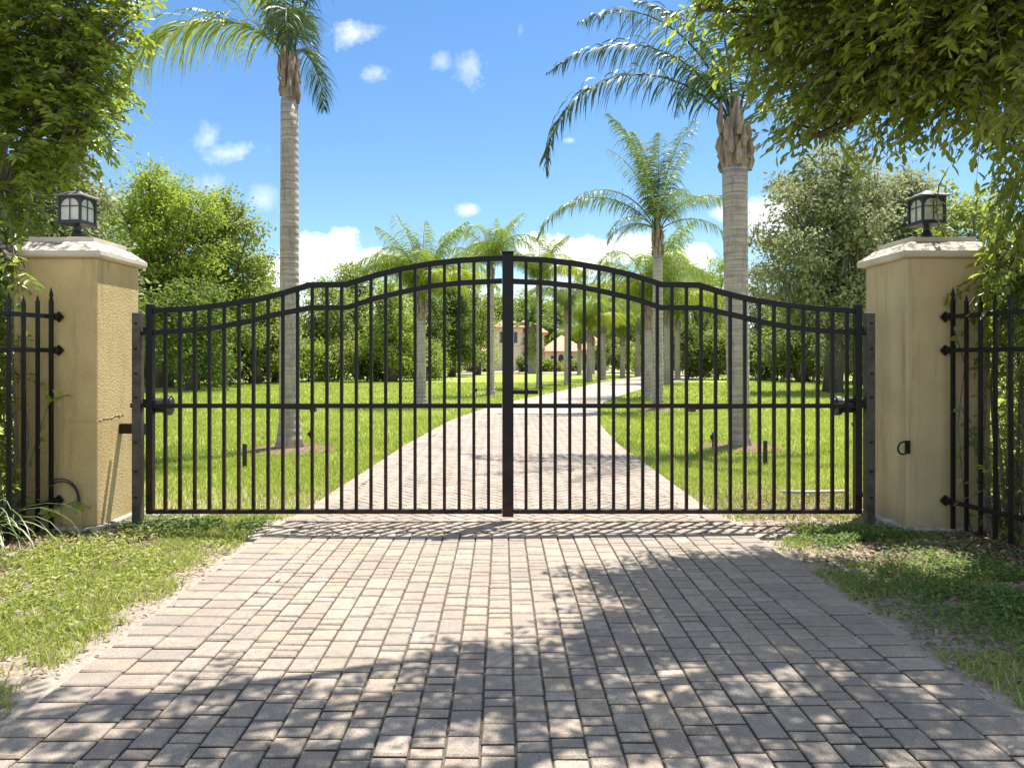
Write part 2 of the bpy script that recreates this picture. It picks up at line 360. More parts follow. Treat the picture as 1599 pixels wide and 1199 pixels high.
c = mixc(nt, near, lawn, soil); nt.links.new(c, b.inputs['Base Color'])
b.inputs['Roughness'].default_value = .95; bump(nt, b, f3, .8, .03); M['ground'] = m
M['hill'] = M['ground']

# ------------------------------------------------------------ ground and driveway
g = MB(); 
g.add([(-600,-30,0),(600,-30,0),(600,900,0),(-600,900,0)], [(0,1,2,3)])
tag(g.build('ground', M['ground']), kind='structure')
LX = ([-5,5.9,6.95,12,16.7,20.5,24.9,30.3,36,42.8,49,56.5,64,70], [-1.93,-1.93,-1.85,-1.6,-1.22,-.6,.43,2.0,3.6,5.5,7.6,10.2,13,15])
RX = ([-5,5.96,7.1,12.1,16.2,20,23.5,27.8,33.7,40,46,53,61,70], [2.03,2.03,1.95,1.93,2.13,2.6,3.2,4.42,6.33,8.7,11,14,17.5,21])
def lx(y): return float(np.interp(y, *LX))
def rx(y): return float(np.interp(y, *RX))
YE = 19.0
b_ = MB(); ys = list(np.arange(-4, YE+.01, .5))
for i, y in enumerate(ys): b_.v += [(lx(y)+.01,y,.021),(rx(y)-.01,y,.021)]; b_.c += [.5,.5]
b_.f = [(2*i,2*i+1,2*i+3,2*i+2) for i in range(len(ys)-1)]
tag(b_.build('driveway_bed', M['joint']), kind='structure')
b_ = MB(); ys = list(np.arange(YE, 70.1, 1.0))
for y in ys: b_.v += [(lx(y),y,.03),(rx(y),y,.03)]; b_.c += [.5,.5]
b_.f = [(2*i,2*i+1,2*i+3,2*i+2) for i in range(len(ys)-1)]
tag(b_.build('driveway_far', M['farpave']), kind='structure')
b_ = MB(); b_.add([(-8,74,.034),(24,70,.034),(26,86,.034),(-6,87.4,.034)], [(0,1,2,3)])
tag(b_.build('forecourt', M['farpave']), kind='structure')

pv = MB()
def paver(pts, top, gap=.0034):
    cx = sum(p[0] for p in pts)/4; cy = sum(p[1] for p in pts)/4; c = random.random()
    ux, uy = pts[1][0]-pts[0][0], pts[1][1]-pts[0][1]; l = math.hypot(ux, uy); ux, uy = ux/l, uy/l
    vx, vy = pts[3][0]-pts[0][0], pts[3][1]-pts[0][1]; l = math.hypot(vx, vy); vx, vy = vx/l, vy/l
    def ins4(P, d, j=0):
        o = []
        for q, (a, b3) in zip(P, ((1,1),(-1,1),(-1,-1),(1,-1))):
            b3 *= 1.7
            o.append((q[0]+(ux*a+vx*b3)*d+random.uniform(-j,j), q[1]+(uy*a+vy*b3)*d+random.uniform(-j,j)))
        return o
    z = top+random.uniform(-.0022,.0022)
    tx = random.uniform(-.012,.012); ty = random.uniform(-.012,.012)
    o = ins4(pts, gap, .0018); q = ins4(o, .0055)
    vs = [(a[0],a[1],.0) for a in o]+[(a[0],a[1],z-.008) for a in o]+[(a[0],a[1],z+(a[0]-cx)*tx+(a[1]-cy)*ty) for a in q]
    fs = [(8,9,10,11)]
    for k in range(4):
        k2 = (k+1)%4; fs += [(k,k2,4+k2,4+k),(4+k,4+k2,8+k2,8+k)]
    pv.add(vs, fs, c)
y0, y1 = 1.2, 5.98
xl, xr = -1.93, 2.03; bw = .215
for s, xe in ((1, xl), (-1, xr)):
    for col in (0, 1):
        a = xe+s*bw*col; b2 = xe+s*bw*(col+1); a, b2 = min(a,b2), max(a,b2); y = y0-random.uniform(0,.1)
        while y < y1-.05:
            h = .145 if y1-y > .2 else y1-y
            paver([(a,y),(b2,y),(b2,y+h),(a,y+h)], .034); y += h
nc = 24; cw = (xr-xl-4*bw)/nc
for i in range(nc):
    x = xl+2*bw+i*cw; y = y0-random.uniform(0,.15); thin = random.random() < .5
    off = 0
    while y < y1-.02:
        h = .076 if thin else random.choice([.145,.148,.15])
        if random.random() < .1: h = .205
        thin = (not thin) if random.random() < .72 else thin
        if y1-(y+h) < .05: h = y1-y
        paver([(x,y),(x+cw,y),(x+cw,y+h),(x,y+h)], .034); y += h
# herringbone beyond
u_ = .108; c45 = math.cos(R(45))
def rot(a, b2): return (a*c45-b2*c45, 12.0+a*c45+b2*c45)
n_ = 130
for i in range(-n_, n_):
    for j in range(-n_, n_):
        k = (i-j) % 4
        if k == 0: q = [(i,j),(i+2,j),(i+2,j+1),(i,j+1)]
        elif k == 3: q = [(i,j),(i+1,j),(i+1,j+2),(i,j+2)]
        else: continue
        P = [rot(a*u_, b2*u_) for a, b2 in q]
        ymin = min(p[1] for p in P); ymax = max(p[1] for p in P); cy = sum(p[1] for p in P)/4; cx = sum(p[0] for p in P)/4
        if cy < 6.0 or ymax > YE: continue
        P = [(p[0], max(p[1], 5.985)) for p in P]
        if cx < lx(cy)+.14 or cx > rx(cy)-.14: continue
        paver(P, .034, .0034)
for fn, s in ((lx,1),(rx,-1)):
    y = 5.985
    while y < YE:
        h = .24; a0 = fn(y); a1 = fn(y+h)
        paver([(a0,y),(a0+s*.2,y),(a1+s*.2,y+h),(a1,y+h)] if s > 0 else [(a0-.2,y),(a0,y),(a1,y+h),(a1-.2,y+h)], .038); y += h
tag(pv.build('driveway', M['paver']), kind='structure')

# ------------------------------------------------------------ gate pillars
PXc = 3.773; PY0 = 6.22; PW = .71; PH = 2.3
def pillar(sgn, label, m):
    e = empty('gate_pillar', (sgn*PXc, PY0+PW/2, 0), label, 'gate pillar', 'gate pillars')
    h = PW/2
    s = MB(); s.box(-h,h,-h,h,0,PH); s.build('shaft', m, e, bevel=.012)
    s = MB(); o = .055
    zs = [(h+.02,PH-.0),(h+o-.01,PH+.006),(h+o,PH+.02),(h+o,PH+.055),(.30,PH+.145)]
    vs = []; fs = []
    for r, z in zs: vs += [(-r,-r,z),(r,-r,z),(r,r,z),(-r,r,z)]
    for i in range(len(zs)-1):
        for k in range(4): fs.append((i*4+k, i*4+(k+1)%4, (i+1)*4+(k+1)%4, (i+1)*4+k))
    fs.append((3,2,1,0)); n = len(zs)*4-4; fs.append((n,n+1,n+2,n+3))
    s.add(vs, fs); s.build('cap', M['cap'], e, bevel=.002)
    s = MB(); s.box(-.28,.28,-.28,.28,PH+.144,PH+.19); s.build('cap_slab', M['cap'], e, bevel=.005)
    s = MB(); s.box(-h-.05,h+.05,-h-.07,h+.05,-.02,.035); s.build('footing', M['concrete'], e, bevel=.012)
    return e
pl = pillar(-1, 'ochre stucco gate pillar left of the gate, its driveway side in full sun', M['stucco_l'])
pr = pillar(1, 'tan stucco gate pillar right of the gate with a small black ring on its edge', M['stucco_r'])
# hairline crack on the left pillar: a ragged plaster ridge
s = MB(); pts = []
x = -.355
for i in range(26):
    pts.append((.1+i*.0102-.0, -.3575, .915+random.uniform(-.006,.006)))
pts = [(-.05+i*.016, -.357, .92+random.uniform(-.006,.006)) for i in range(26)]+[(.357, -.34+i*.02, .93+random.uniform(-.009,.009)+i*.001) for i in range(22)]
s.tube(pts, [random.uniform(.001,.005) for _ in pts], 5); s.build('plaster_crack', M['concrete'], pl)
# iron ring on the right pillar
e = empty('wall_ring', (PXc-PW/2, PY0, .70), 'small black iron ring fixed to the inner edge of the tan pillar', 'ring')
s = MB(); s.box(-.02,.02,-.02,0,-.05,.06); s.build('ring_plate', M['iron'], e, bevel=.003)
s = MB(); s.tube([(-.045+.045*math.cos(t), -.03-.01*math.sin(t), .045*math.sin(t)*1.2) for t in np.linspace(0,2*math.pi,17)], .008, 6, False); s.build('ring_loop', M['iron'], e, smooth=True)

# ------------------------------------------------------------ lanterns
def lantern(sgn, rz, label):
    e = empty('pillar_lantern', (sgn*PXc-sgn*.02, PY0+.29, PH+.19), label, 'lantern', 'lanterns on the gate pillars', rz)
    s = MB(); s.lathe([(.052,0),(.05,.035),(.046,.06),(.03,.085),(.026,.115),(.05,.128)], 16); s.build('stem', M['black'], e, smooth=True)
    a = .098; b2 = .088; z0 = .14; z1 = .375
    s = MB()
    for (r0,zz0,r1,zz1) in ((.055,.122,a+.012,z0-.002),(a+.012,z0-.002,a+.012,z0+.012)):
        vs = [(-r0,-r0,zz0),(r0,-r0,zz0),(r0,r0,zz0),(-r0,r0,zz0),(-r1,-r1,zz1),(r1,-r1,zz1),(r1,r1,zz1),(-r1,r1,zz1)]
        s.add(vs, [(3,2,1,0),(4,5,6,7)]+[(k,(k+1)%4,4+(k+1)%4,4+k) for k in range(4)])
    s.build('base_tray', M['black'], e)
    s = MB()
    for sx in (-1,1):
        for sy in (-1,1): s.box(sx*a-.009,sx*a+.009,sy*a-.009,sy*a+.009,z0+.012,z1)
    for zc, t in ((z0+.02,.009),(z1-.008,.01)):
        s.box(-a+.009,a-.009,-a-.006,-a+.006,zc-t,zc+t); s.box(-a+.009,a-.009,a-.006,a+.006,zc-t,zc+t)
        s.box(-a-.006,-a+.006,-a+.009,a-.009,zc-t,zc+t); s.box(a-.006,a+.006,-a+.009,a-.009,zc-t,zc+t)
    # mullions, cross bar and arched heads
    zm = z0+.15
    for q in range(4):
        ca, sa = math.cos(q*math.pi/2), math.sin(q*math.pi/2)
        def T(p): return (p[0]*ca-p[1]*sa, p[0]*sa+p[1]*ca, p[2])
        def bx(x0,x1,zz0,zz1):
            vs = [T((x,y,z)) for z in (zz0,zz1) for y in (-a-.003,-a+.003) for x in (x0,x1)]
            s.add(vs, [(0,2,3,1),(4,5,7,6),(0,1,5,4),(2,6,7,3),(0,4,6,2),(1,3,7,5)])
        bx(-.0035,.0035,z0+.03,z1-.018); bx(-b2,-.0036,zm-.0035,zm+.0035); bx(.0036,b2,zm-.0035,zm+.0035)
        for sg in (-1,1):
            for k in range(6):
                t0 = k/6*math.pi/2; x0 = b2*(1-.55*(1-math.sin(t0))); hh = .045*(1-math.cos(t0)) if k else .001
                xa = sg*b2*(.45+.55*k/6); xb = sg*b2*(.45+.55*(k+1)/6); hh = .004+.045*((k+1)/6)**2
                bx(min(xa,xb), max(xa,xb), z1-.018-hh, z1-.0181)
    s.build('cage', M['black'], e)
    s = MB()
    g_ = a-.008
    s.box(-g_,g_,-g_,-g_+.002,z0+.016,z1-.006); s.box(-g_,g_,g_-.002,g_,z0+.016,z1-.006)
    s.box(-g_,-g_+.002,-g_+.003,g_-.003,z0+.016,z1-.006); s.box(g_-.002,g_,-g_+.003,g_-.003,z0+.016,z1-.006)
    s.build('glass', M['lglass'], e)
    s = MB(); s.lathe([(.016,z0+.013),(.016,z0+.06),(.02,z0+.075),(.014,z0+.11),(.002,z0+.125)], 10); s.build('bulb', M['lglass'], e, smooth=True)
    s = MB(); zs = [(a+.01,z1),(a+.036,z1+.001),(a+.036,z1+.008),(.055,z1+.046),(.012,z1+.07),(.004,z1+.09)]
    vs = []; fs = []
    for r, z in zs: vs += [(-r,-r,z),(r,-r,z),(r,r,z),(-r,r,z)]
    for i in range(len(zs)-1):
        for k in range(4): fs.append((i*4+k, i*4+(k+1)%4, (i+1)*4+(k+1)%4, (i+1)*4+k))
    fs.append((3,2,1,0)); n = len(zs)*4-4; fs.append((n,n+1,n+2,n+3)); s.add(vs, fs)
    s.build('roof', simple('lantern_roof', (.03,.03,.032), (.3,.3,.3), 25, .6, .3, .004), e)
lantern(-1, R(-7), 'black post lantern with frosted panes on the ochre left pillar')
lantern(1, R(3), 'black post lantern with a vine hanging across it on the tan right pillar')

# ------------------------------------------------------------ the gate
GY = 6.42
up = [(0,486),(68,482),(118,476),(165,468.5),(210,457.5),(248,445.5),(307,444.5),(352,430),(395,420),(440,412),(486,406.8),(548,403.6)]
lo = [(0,520),(60,516.5),(103,511.5),(150,503),(196,491.5),(248,481),(307,480.5),(352,466),(395,456),(440,447),(486,442),(548,439)]
Z_top = lambda py: wz(py, GY)
def gate_leaf(sgn, label):
    x_end = wx(235, GY) if sgn < 0 else wx(1339, GY)
    x_mid = wx(793, GY)
    e = empty('gate_leaf', (x_end, GY, 0), label, 'gate', 'two leaves of the driveway gate')
    sc = GY/F
    def px2x(d): return -sgn*d*sc            # distance from the hinge end, towards the middle
    full = abs(x_end-x_mid)
    def rail(name, tab, h):
        P = [(px2x(d), Z_top(y)) for d, y in tab if d*sc < full-.05]
        dlast = (full-(.05 if sgn < 0 else .046))/sc
        P.append((px2x(dlast), Z_top(np.interp(dlast, [t[0] for t in tab], [t[1] for t in tab]))))
        Q = []
        for i in range(len(P)-1): Q.append(P[i])
        Q.append(P[-1])
        if sgn > 0: Q = Q[::-1]
        s = MB(); s.sweep(Q, h, .042); s.build(name, M['gate'], e, bevel=.004)
    rail('top_rail', up, .05); rail('arched_rail', lo, .046)
    x1 = px2x((full-.05)/sc); a, b2 = sorted((0, x1))
    s = MB(); s.box(a, b2, -.02, .02, wz(637,GY), wz(630,GY)); s.build('mid_rail', M['gate'], e, bevel=.003)
    s = MB(); s.box(min(a, px2x(0)), b2, -.022, .022, wz(801.5,GY), wz(795,GY)); s.build('bottom_rail', M['gate'], e, bevel=.003)
    s = MB(); s.box(-.029,.029,-.031,.031,wz(801,GY)-.004,wz(475.5,GY)); s.build('hinge_stile', M['gate'], e, bevel=.004)
    first = 23.4 if sgn < 0 else 16.7
    for k in range(23):
        d = first+22.93*k if sgn < 0 else first+22.77*k
        x = px2x(d); zt = Z_top(np.interp(d, [t[0] for t in up], [t[1] for t in up]))-.02
        s = MB(); s.box(x-.0135,x+.0135,-.0135,.0135,wz(795.5,GY),zt); s.build('picket', M['gate'], e)
    if sgn < 0:
        xc = px2x(full/sc); s = MB(); s.box(xc-.049,xc+.049,-.05,.05,wz(800,GY)-.03,wz(396,GY)); s.build('meeting_post', M['gate'], e, bevel=.005)
        s = MB(); s.box(xc-.053,xc+.053,-.054,.054,wz(396,GY),wz(395,GY)+.008); s.build('post_cap', M['gate'], e, bevel=.003)
    # operator arm and motor clamps
    return e
gl = gate_leaf(-1, 'left leaf of the black arched driveway gate with the wide meeting post')
gr = gate_leaf(1, 'right leaf of the black arched driveway gate with the small latch bar')
# latch on the right leaf
x_end = wx(1339, GY)
s = MB(); s.box(wx(801.5,GY)-x_end, wx(840,GY)-x_end, -.055,-.03, wz(615,GY), wz(609,GY)); s.build('latch_bar', M['gate'], gr, bevel=.002)
s = MB(); s.box(wx(819,GY)-x_end, wx(824,GY)-x_end, -.07,-.056, wz(618,GY), wz(605,GY)); s.build('latch_pin', M['gate'], gr, bevel=.002)

def hinge_post(sgn, label):
    X = wx(215.5, GY) if sgn < 0 else wx(1357, GY)
    e = empty('hinge_post', (X, GY, 0), label, 'hinge post', 'steel hinge posts beside the pillars')
    s = MB(); s.box(-.036,.036,-.04,.04,.0,wz(489,GY)); s.build('channel', simple('steel_channel', (.03,.028,.025), (.11,.09,.07), 9, .5, .2, .003), e, bevel=.004)
    for zz in (505, 545, 583, 620, 690, 735, 775):
        s = MB(); s.box(-.012,.012,-.052,-.041,wz(zz,GY)-.008,wz(zz,GY)+.008); s.build('bolt', M['iron'], e, bevel=.002)
    for zz in (521, 633):
        h = MB(); d = -sgn; xa, xb = sorted((d*.037, d*(.078)))
        h.box(xa, xb, -.018,.018, wz(zz,GY)-.014, wz(zz,GY)+.014); h.build('hinge_pin_arm', M['gate'], e, bevel=.003)
        h = MB(); h.tube([(d*.055,0,wz(zz,GY)+.015),(d*.055,0,wz(zz,GY)+.055)], .012, 8); h.build('hinge_pin', M['gate'], e)
    if sgn < 0:
        xw = sgn*(PXc-PW/2)-X; xa, xb = sorted((.036, xw))
        if xb-xa > .02:
            h = MB(); h.box(xa, xb, .15,.21, wz(680,GY), wz(664,GY)); h.box(.0, .036, .041, .149, wz(680,GY), wz(664,GY)); h.build('wall_bracket', M['iron'], e, bevel=.004)
hinge_post(-1, 'black steel hinge post bolted beside the ochre left pillar')
hinge_post(1, 'black steel hinge post bolted beside the tan right pillar')

def operator(sgn, label):
    Xa = wx(240, 6.56) if sgn < 0 else wx(1330, 6.56); Zc = wz(633, 6.56); d = -sgn
    e = empty('gate_opener', (Xa, 6.56, 0), label, 'gate opener', 'gate openers behind the leaves')
    s = MB(); s.tube([(-d*.02,0,Zc),(d*.11,0,Zc)], .066, 16); s.build('motor_housing', M['black'], e, bevel=.006)
    s = MB(); s.tube([(d*.11,-.01,Zc),(d*.16,-.01,Zc)], .088, 20); s.tube([(d*.15,-.01,Zc+.02),(d*.175,-.01,Zc+.02)], .052, 16); s.build('end_cap', M['black'], e, bevel=.008)
    s = MB(); s.tube([(d*.176,0,Zc+.005),(d*1.45,-.07,Zc-.02)], .014, 10); s.build('drive_arm', M['iron'], e)
    s = MB(); s.box(*sorted((d*1.42,d*1.47)), -.115,-.055, Zc-.05, Zc+.01); s.build('arm_bracket', simple('rusty_bracket', (.12,.05,.03), (.2,.1,.06), 30, .8, .2), e)
    s = MB(); xa, xb = sorted((-d*.001, -d*.2)); s.box(xa, xb, -.02,.02, Zc-.02, Zc+.02); s.build('mount', M['iron'], e)
operator(-1, 'black cylindrical gate opener behind the left gate leaf')
operator(1, 'black cylindrical gate opener behind the right gate leaf')

# ------------------------------------------------------------ wing fences
def wing_fence(sgn, label):
    d = Vector((sgn*.2, -.98, 0)).normalized(); a = Vector((sgn*3.735, 6.14, 0))
    e = empty('iron_fence', a, label, 'fence', 'iron fences running forward from the pillars', math.atan2(d.y, d.x))
    Ln = 2.3
    for z, in ((1.80,),(1.52,),(.26,)):
        s = MB(); s.box(-.0, Ln, -.013,.013, z-.018, z+.018); s.build('rail', M['iron'], e, bevel=.002)
    n = int(Ln/.137)
    for k in range(n):
        x = .03+k*.137; s = MB()
        if k % 6 == 0:
            s.box(x-.012,x+.012,-.0135-.001,.0145,.04,1.93)
            s.lathe([(.014,1.93),(.018,1.945),(.01,1.955),(.017,1.975),(.012,2.0),(.001,2.045)], 10, x, 0)
        else:
            s.box(x-.0095,x+.0095,-.0145,.0145,.05,1.90+.02*(k%2)); s.lathe([(.009,1.90+.02*(k%2)),(.011,1.915+.02*(k%2)),(.001,1.95+.02*(k%2))], 8, x, 0)
        s.build('picket', M['iron'], e)
    for z in (1.80, 1.52, .26):
        s = MB(); s.lathe([(.045,0),(.045,.018),(.03,.02),(.03,.075)], 4)
        o = s.build('wall_socket', M['iron'], e); o.rotation_euler = (R(45),0,0); 
        o.rotation_euler = (0, R(90), 0); o.location = (-.06, 0, z)
    return e
wing_fence(-1, 'black spiked iron fence in front of the ochre left pillar')
wing_fence(1, 'black spiked iron fence with vines in front of the tan right pillar')
# coiled cable at the left pillar foot
s = MB(); 
for r, o in ((.15,0),(.14,.012),(.155,.02)):
    s.tube([(-3.70+r*math.cos(t), 6.19-o, .27+r*math.sin(t)+o) for t in np.linspace(R(130),R(-35),16)], .0055, 5)
tag(s.build('cable_coil', M['wire'], smooth=True), 'loop of thin dark cable hanging at the foot of the ochre left pillar', 'cable')
s = MB(); s.tube([(3.13,6.6,.88),(3.2,6.58,.7),(3.16,6.6,.45),(3.24,6.6,.2),(3.25,6.6,.03)], .006, 5)
tag(s.build('opener_cable', M['wire'], smooth=True), 'thin black cable hanging below the right gate opener', 'cable')
s = MB(); s.tube([(2.95,7.75,.05),(3.2,7.7,.055),(3.6,7.72,.06)], .018, 7)
tag(s.build('conduit_pipe', M['pipe'], smooth=True), 'pale plastic pipe lying on the soil behind the right hinge post', 'pipe')
s = MB(); rr = random.Random(4)
for i in range(3):
    for j in range(2): s.box(-3.30+j*.32, -3.30+j*.32+.3, 6.3+i*.19, 6.3+i*.19+.18, 0, .03+rr.uniform(-.003,.003), rr.random())
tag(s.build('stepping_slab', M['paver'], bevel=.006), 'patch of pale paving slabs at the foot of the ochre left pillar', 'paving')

# ------------------------------------------------------------ small lawn fixtures
def spot(px, py, label, tilt):
    Y = gy(py+22); X = wx(px, Y); e = empty('garden_spotlight', (X,Y,0), label, 'spotlight', 'garden spotlights beside the palms')
    s = MB(); s.tube([(0,0,0),(0,0,.2)], .012, 6); s.build('stake', M['black'], e)
    s = MB(); s.tube([(tilt*.03,.0,.19),(-tilt*.05,-.01,.26)], [.03,.05], 10); s.build('lamp_head', M['black'], e)
    s = MB(); s.tube([(-.0,0,.14),(-.03,0,.2)], .016, 6); s.build('knuckle', M['black'], e)
spot(487, 678, 'small black garden spotlight beside the nearest left palm', 1)
spot(744, 596, 'tiny garden spotlight at the foot of the slim palm by the meeting post', 1)
spot(1113, 680, 'small black garden spotlight beside the nearest right palm', -1)
def stake(px, top, bot, label):
    Y = gy(bot); s = MB(); s.lathe([(.03,0),(.03,wz(top,Y)-.012),(.026,wz(top,Y))], 10, 0, 0)
    tag(s.build('bollard_light', M['black'], loc=(wx(px,Y),Y,0)), label, 'bollard light', 'short black posts in the lawn')
stake(382, 693, 732, 'short black post in the lawn left of the nearest left palm')
stake(1195, 688, 726, 'short black post in the lawn right of the nearest right palm')
def mulch(px, py, r):
    Y = gy(py); s = MB(); s.lathe([(r,.002),(r*.85,.03),(r*.5,.055),(.05,.06)], 22, jit=.12)
    o = s.build('mulch_bed', M['mulch'], smooth=True, loc=(wx(px,Y),Y,0)); tag(o, kind='structure')

# ------------------------------------------------------------ palms
def frond_mesh(name, Ln, a0, a1, leaf, m, spread=1.0, seed=0, nl=70, w=.02, plume=1.0, ex=1.15):
    """a frond in the local XZ plane: rachis leaves the origin at a0 degrees and ends at a1"""
    r = np.random.default_rng(seed); n = 26; t = np.linspace(0, 1, n)
    ang = np.radians(a0+(a1-a0)*t**ex); ds = Ln/(n-1)
    x = np.concatenate([[0], np.cumsum(np.cos(ang[:-1])*ds)]); z = np.concatenate([[0], np.cumsum(np.sin(ang[:-1])*ds)])
    s = MB(); s.tube([(x[i],0,z[i]) for i in range(0,n,2)]+[(x[-1],0,z[-1])], list(np.linspace(.022,.004,14)) if n == 26 else .01, 5)
    V = np.array(s.v); Fq = [list(f) for f in s.f if len(f) == 4]; base = len(V)
    tt = np.repeat(np.linspace(.13, 1, nl), 2); tt = np.clip(tt+r.normal(0,.004,len(tt)), .1, 1)
    side = np.tile([-1,1], nl); k = len(tt)
    px = np.interp(tt, t, x); pz = np.interp(tt, t, z); an = np.interp(tt, t, ang)
    T = np.stack([np.cos(an), 0*an, np.sin(an)], 1); Nn = np.stack([-np.sin(an), 0*an, np.cos(an)], 1); Sd = np.zeros((k,3)); Sd[:,1] = side
    lift = r.normal(.12, .38*plume, k)[:,None]
    fw = (.55+.5*tt)[:,None]
    D = nrm(Sd*spread+T*fw+Nn*lift)
    ll = leaf*np.sin(np.pi*np.clip(.12+tt*.86,0,1))**.6*r.uniform(.8,1.1,k)
    P = np.stack([px,0*px,pz],1); seg = 4; pts = [P]
    g = r.uniform(.25,.5,k)[:,None]
    for j in range(1, seg+1):
        D = nrm(D+np.array([[0,0,-1]])*g*(.5+.35*j)); P = P+D*(ll/seg)[:,None]; pts.append(P)
    wd = [.55,1,.85,.5,.06]; W = nrm(np.cross(T, Nn)*0+T*.75+Nn*.5*side[:,None]+r.normal(0,.25,(k,3)))
    VV = []; 
    for j in range(seg+1):
        VV.append(pts[j]-W*w*wd[j]*.5); VV.append(pts[j]+W*w*wd[j]*.5)
    VV = np.stack(VV, 1).reshape(-1,3); nv = 2*(seg+1); b = base+np.arange(k)[:,None]*nv
    FF = np.concatenate([b+np.array([[2*j,2*j+1,2*j+3,2*j+2]]) for j in range(seg)])
    rn = np.concatenate([np.full(base,.4), np.repeat(r.random(k), nv)])
    V = np.concatenate([V, VV]); Fq = np.concatenate([np.array(Fq), FF])
    o = npmesh(name, V, Fq, m, rnd=rn); S.collection.objects.unlink(o); me = o.data; bpy.data.objects.remove(o); return me
def palm(px, py, top_y, fr, label, r0=.2, r1=.14, bulge=1.25, boot=.55, lean=0, group='palms lining the driveway', cat='palm tree', dead=0, mound=.55, bootr=1.0):
    Y = gy(py); X = wx(px, Y); Zt = wz(top_y, Y)
    e = empty('palm_tree', (X,Y,0), label, cat, group)
    n = 12; pts = [(lean*math.sin(i/n*1.3)/1.0, 0, Zt*i/n) for i in range(n+1)]
    rad = [r0*bulge]+[r0+(r1-r0)*(i/n)**.8 for i in range(1,n+1)]
    s = MB(); s.tube([(0,0,0),(pts[1][0]*.4,0,Zt*.035)]+pts[1:], [r0*bulge*1.1, r0*bulge*.92]+rad[1:], 20); s.build('trunk', M['ptrunk'], e, smooth=True)
    tx = pts[-1][0]; s = MB(); rr = random.Random(px)
    s.lathe([(r1*.98,Zt-.03),(r1*bootr*.95,Zt+.1*boot),(r1*bootr*.9,Zt+.5*boot),(r1*.6,Zt+boot),(r1*.3,Zt+boot*1.4)], 14, tx, 0, jit=.1)
    for k in range(18):      # old leaf bases, some broken and curling away
        a = k*2.4+rr.uniform(-.3,.3); z0 = Zt+(k/18*.75-.05)*boot; q = rr.uniform(.85,1.12)*bootr; ca, sa = math.cos(a), math.sin(a); hh = boot*rr.uniform(.3,.6); cu = rr.uniform(.9,1.9)
        P_ = [(r1*.85*q, 0),(r1*1.08*q, hh*.35),(r1*1.02*q, hh*.75),(r1*1.05*cu, hh*1.05)]
        s.tube([(tx+ca*p[0],sa*p[0],z0+p[1]) for p in P_], [r1*.36,r1*.3,r1*.2,r1*.07], 6)
    s.build('boot', M['boot'], e)
    zc = Zt+boot*.8
    for me, az, sc in fr:
        o = bpy.data.objects.new('frond', me); link(o, e); o.location = (tx+.06*math.cos(R(az)), .06*math.sin(R(az)), zc); o.rotation_euler = (0,0,R(az)); o.scale = (sc,)*3
    if mound: 
        s = MB(); s.lathe([(mound,.002),(mound*.85,.025),(mound*.6,.05),(.05,.06)], 24, jit=.12)
        tag(s.build('mulch_bed', M['mulch'], smooth=True, loc=(X,Y,0)), kind='structure')
    return e
fm = lambda *a, **k: frond_mesh('frond', *a, **k)
G_up  = fm(3.0, 82, 20, .55, M['palm'], seed=1, nl=80)
G_mid = fm(3.2, 62, -55, .6, M['palm'], seed=2, nl=85)
G_low = fm(3.0, 35, -80, .6, M['palm'], seed=3, nl=80)
Y_mid = fm(3.1, 66, -60, .78, M['palm_lit'], seed=4, nl=110, w=.024)
Y_low = fm(2.9, 42, -85, .75, M['palm_lit'], seed=5, nl=100, w=.034)
Y_up  = fm(2.7, 84, 10, .7, M['palm_lit'], seed=6, nl=100, w=.032)
D_big = fm(4.25, 52, -100, .62, M['palm_dark'], seed=7, nl=110, w=.03, spread=1.0, plume=1.5)
D_mid = fm(3.6, 70, -40, .6, M['palm_dark'], seed=8, nl=95, w=.026, plume=1.3)
D_up  = fm(3.3, 84, 20, .55, M['palm_dark'], seed=9, nl=85, w=.024)
YL = fm(3.35, 66, -86, .95, M['palm_lit'], seed=10, nl=140, w=.03, spread=.75, ex=.72)
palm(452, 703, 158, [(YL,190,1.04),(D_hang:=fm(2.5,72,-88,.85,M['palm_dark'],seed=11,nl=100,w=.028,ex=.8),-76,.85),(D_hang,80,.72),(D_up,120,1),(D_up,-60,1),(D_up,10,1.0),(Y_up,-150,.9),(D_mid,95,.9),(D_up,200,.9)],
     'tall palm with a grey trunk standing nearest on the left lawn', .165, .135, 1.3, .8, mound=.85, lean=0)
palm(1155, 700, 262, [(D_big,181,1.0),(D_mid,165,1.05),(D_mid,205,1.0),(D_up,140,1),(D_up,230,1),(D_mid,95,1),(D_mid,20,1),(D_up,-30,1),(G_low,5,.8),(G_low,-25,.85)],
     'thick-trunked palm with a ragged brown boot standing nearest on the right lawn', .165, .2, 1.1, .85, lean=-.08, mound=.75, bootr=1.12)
palm(1027, 642, 400, [(G_mid2:=fm(4.0,52,-75,.65,M['palm'],seed=12,nl=100,w=.03),178,1.02),(G_tall:=fm(4.0,86,40,.85,M['palm'],seed=31,nl=125,w=.03,ex=1.4),152,.95),(G_tall,28,.9),(G_tall,75,.85),(G_tall,110,.85),(G_mid,195,1.0),(G_mid,-10,.9),(G_mid,-80,.8),(G_low,120,.8),(G_mid,8,.95),(G_low,-5,.8),(G_low,215,.75),(G_up,95,1.1),(G_mid,60,.8),(G_up,200,.9),(G_mid,-60,.7),(G_low,165,.55),(G_up,-70,.8)],
     'second palm on the right of the driveway, with long arching fronds', .16, .13, 1.2, .9, lean=0, mound=.6)
Y_ft = fm(3.5, 86, -62, .95, M['palm_mid'], seed=14, nl=105, w=.024, ex=1.3)
G_ft = fm(3.5, 84, -58, .9, M['palm'], seed=15, nl=105, w=.023, ex=1.3)
Y_tp = fm(3.1, 88, 25, .85, M['palm_mid'], seed=16, nl=95, w=.023)
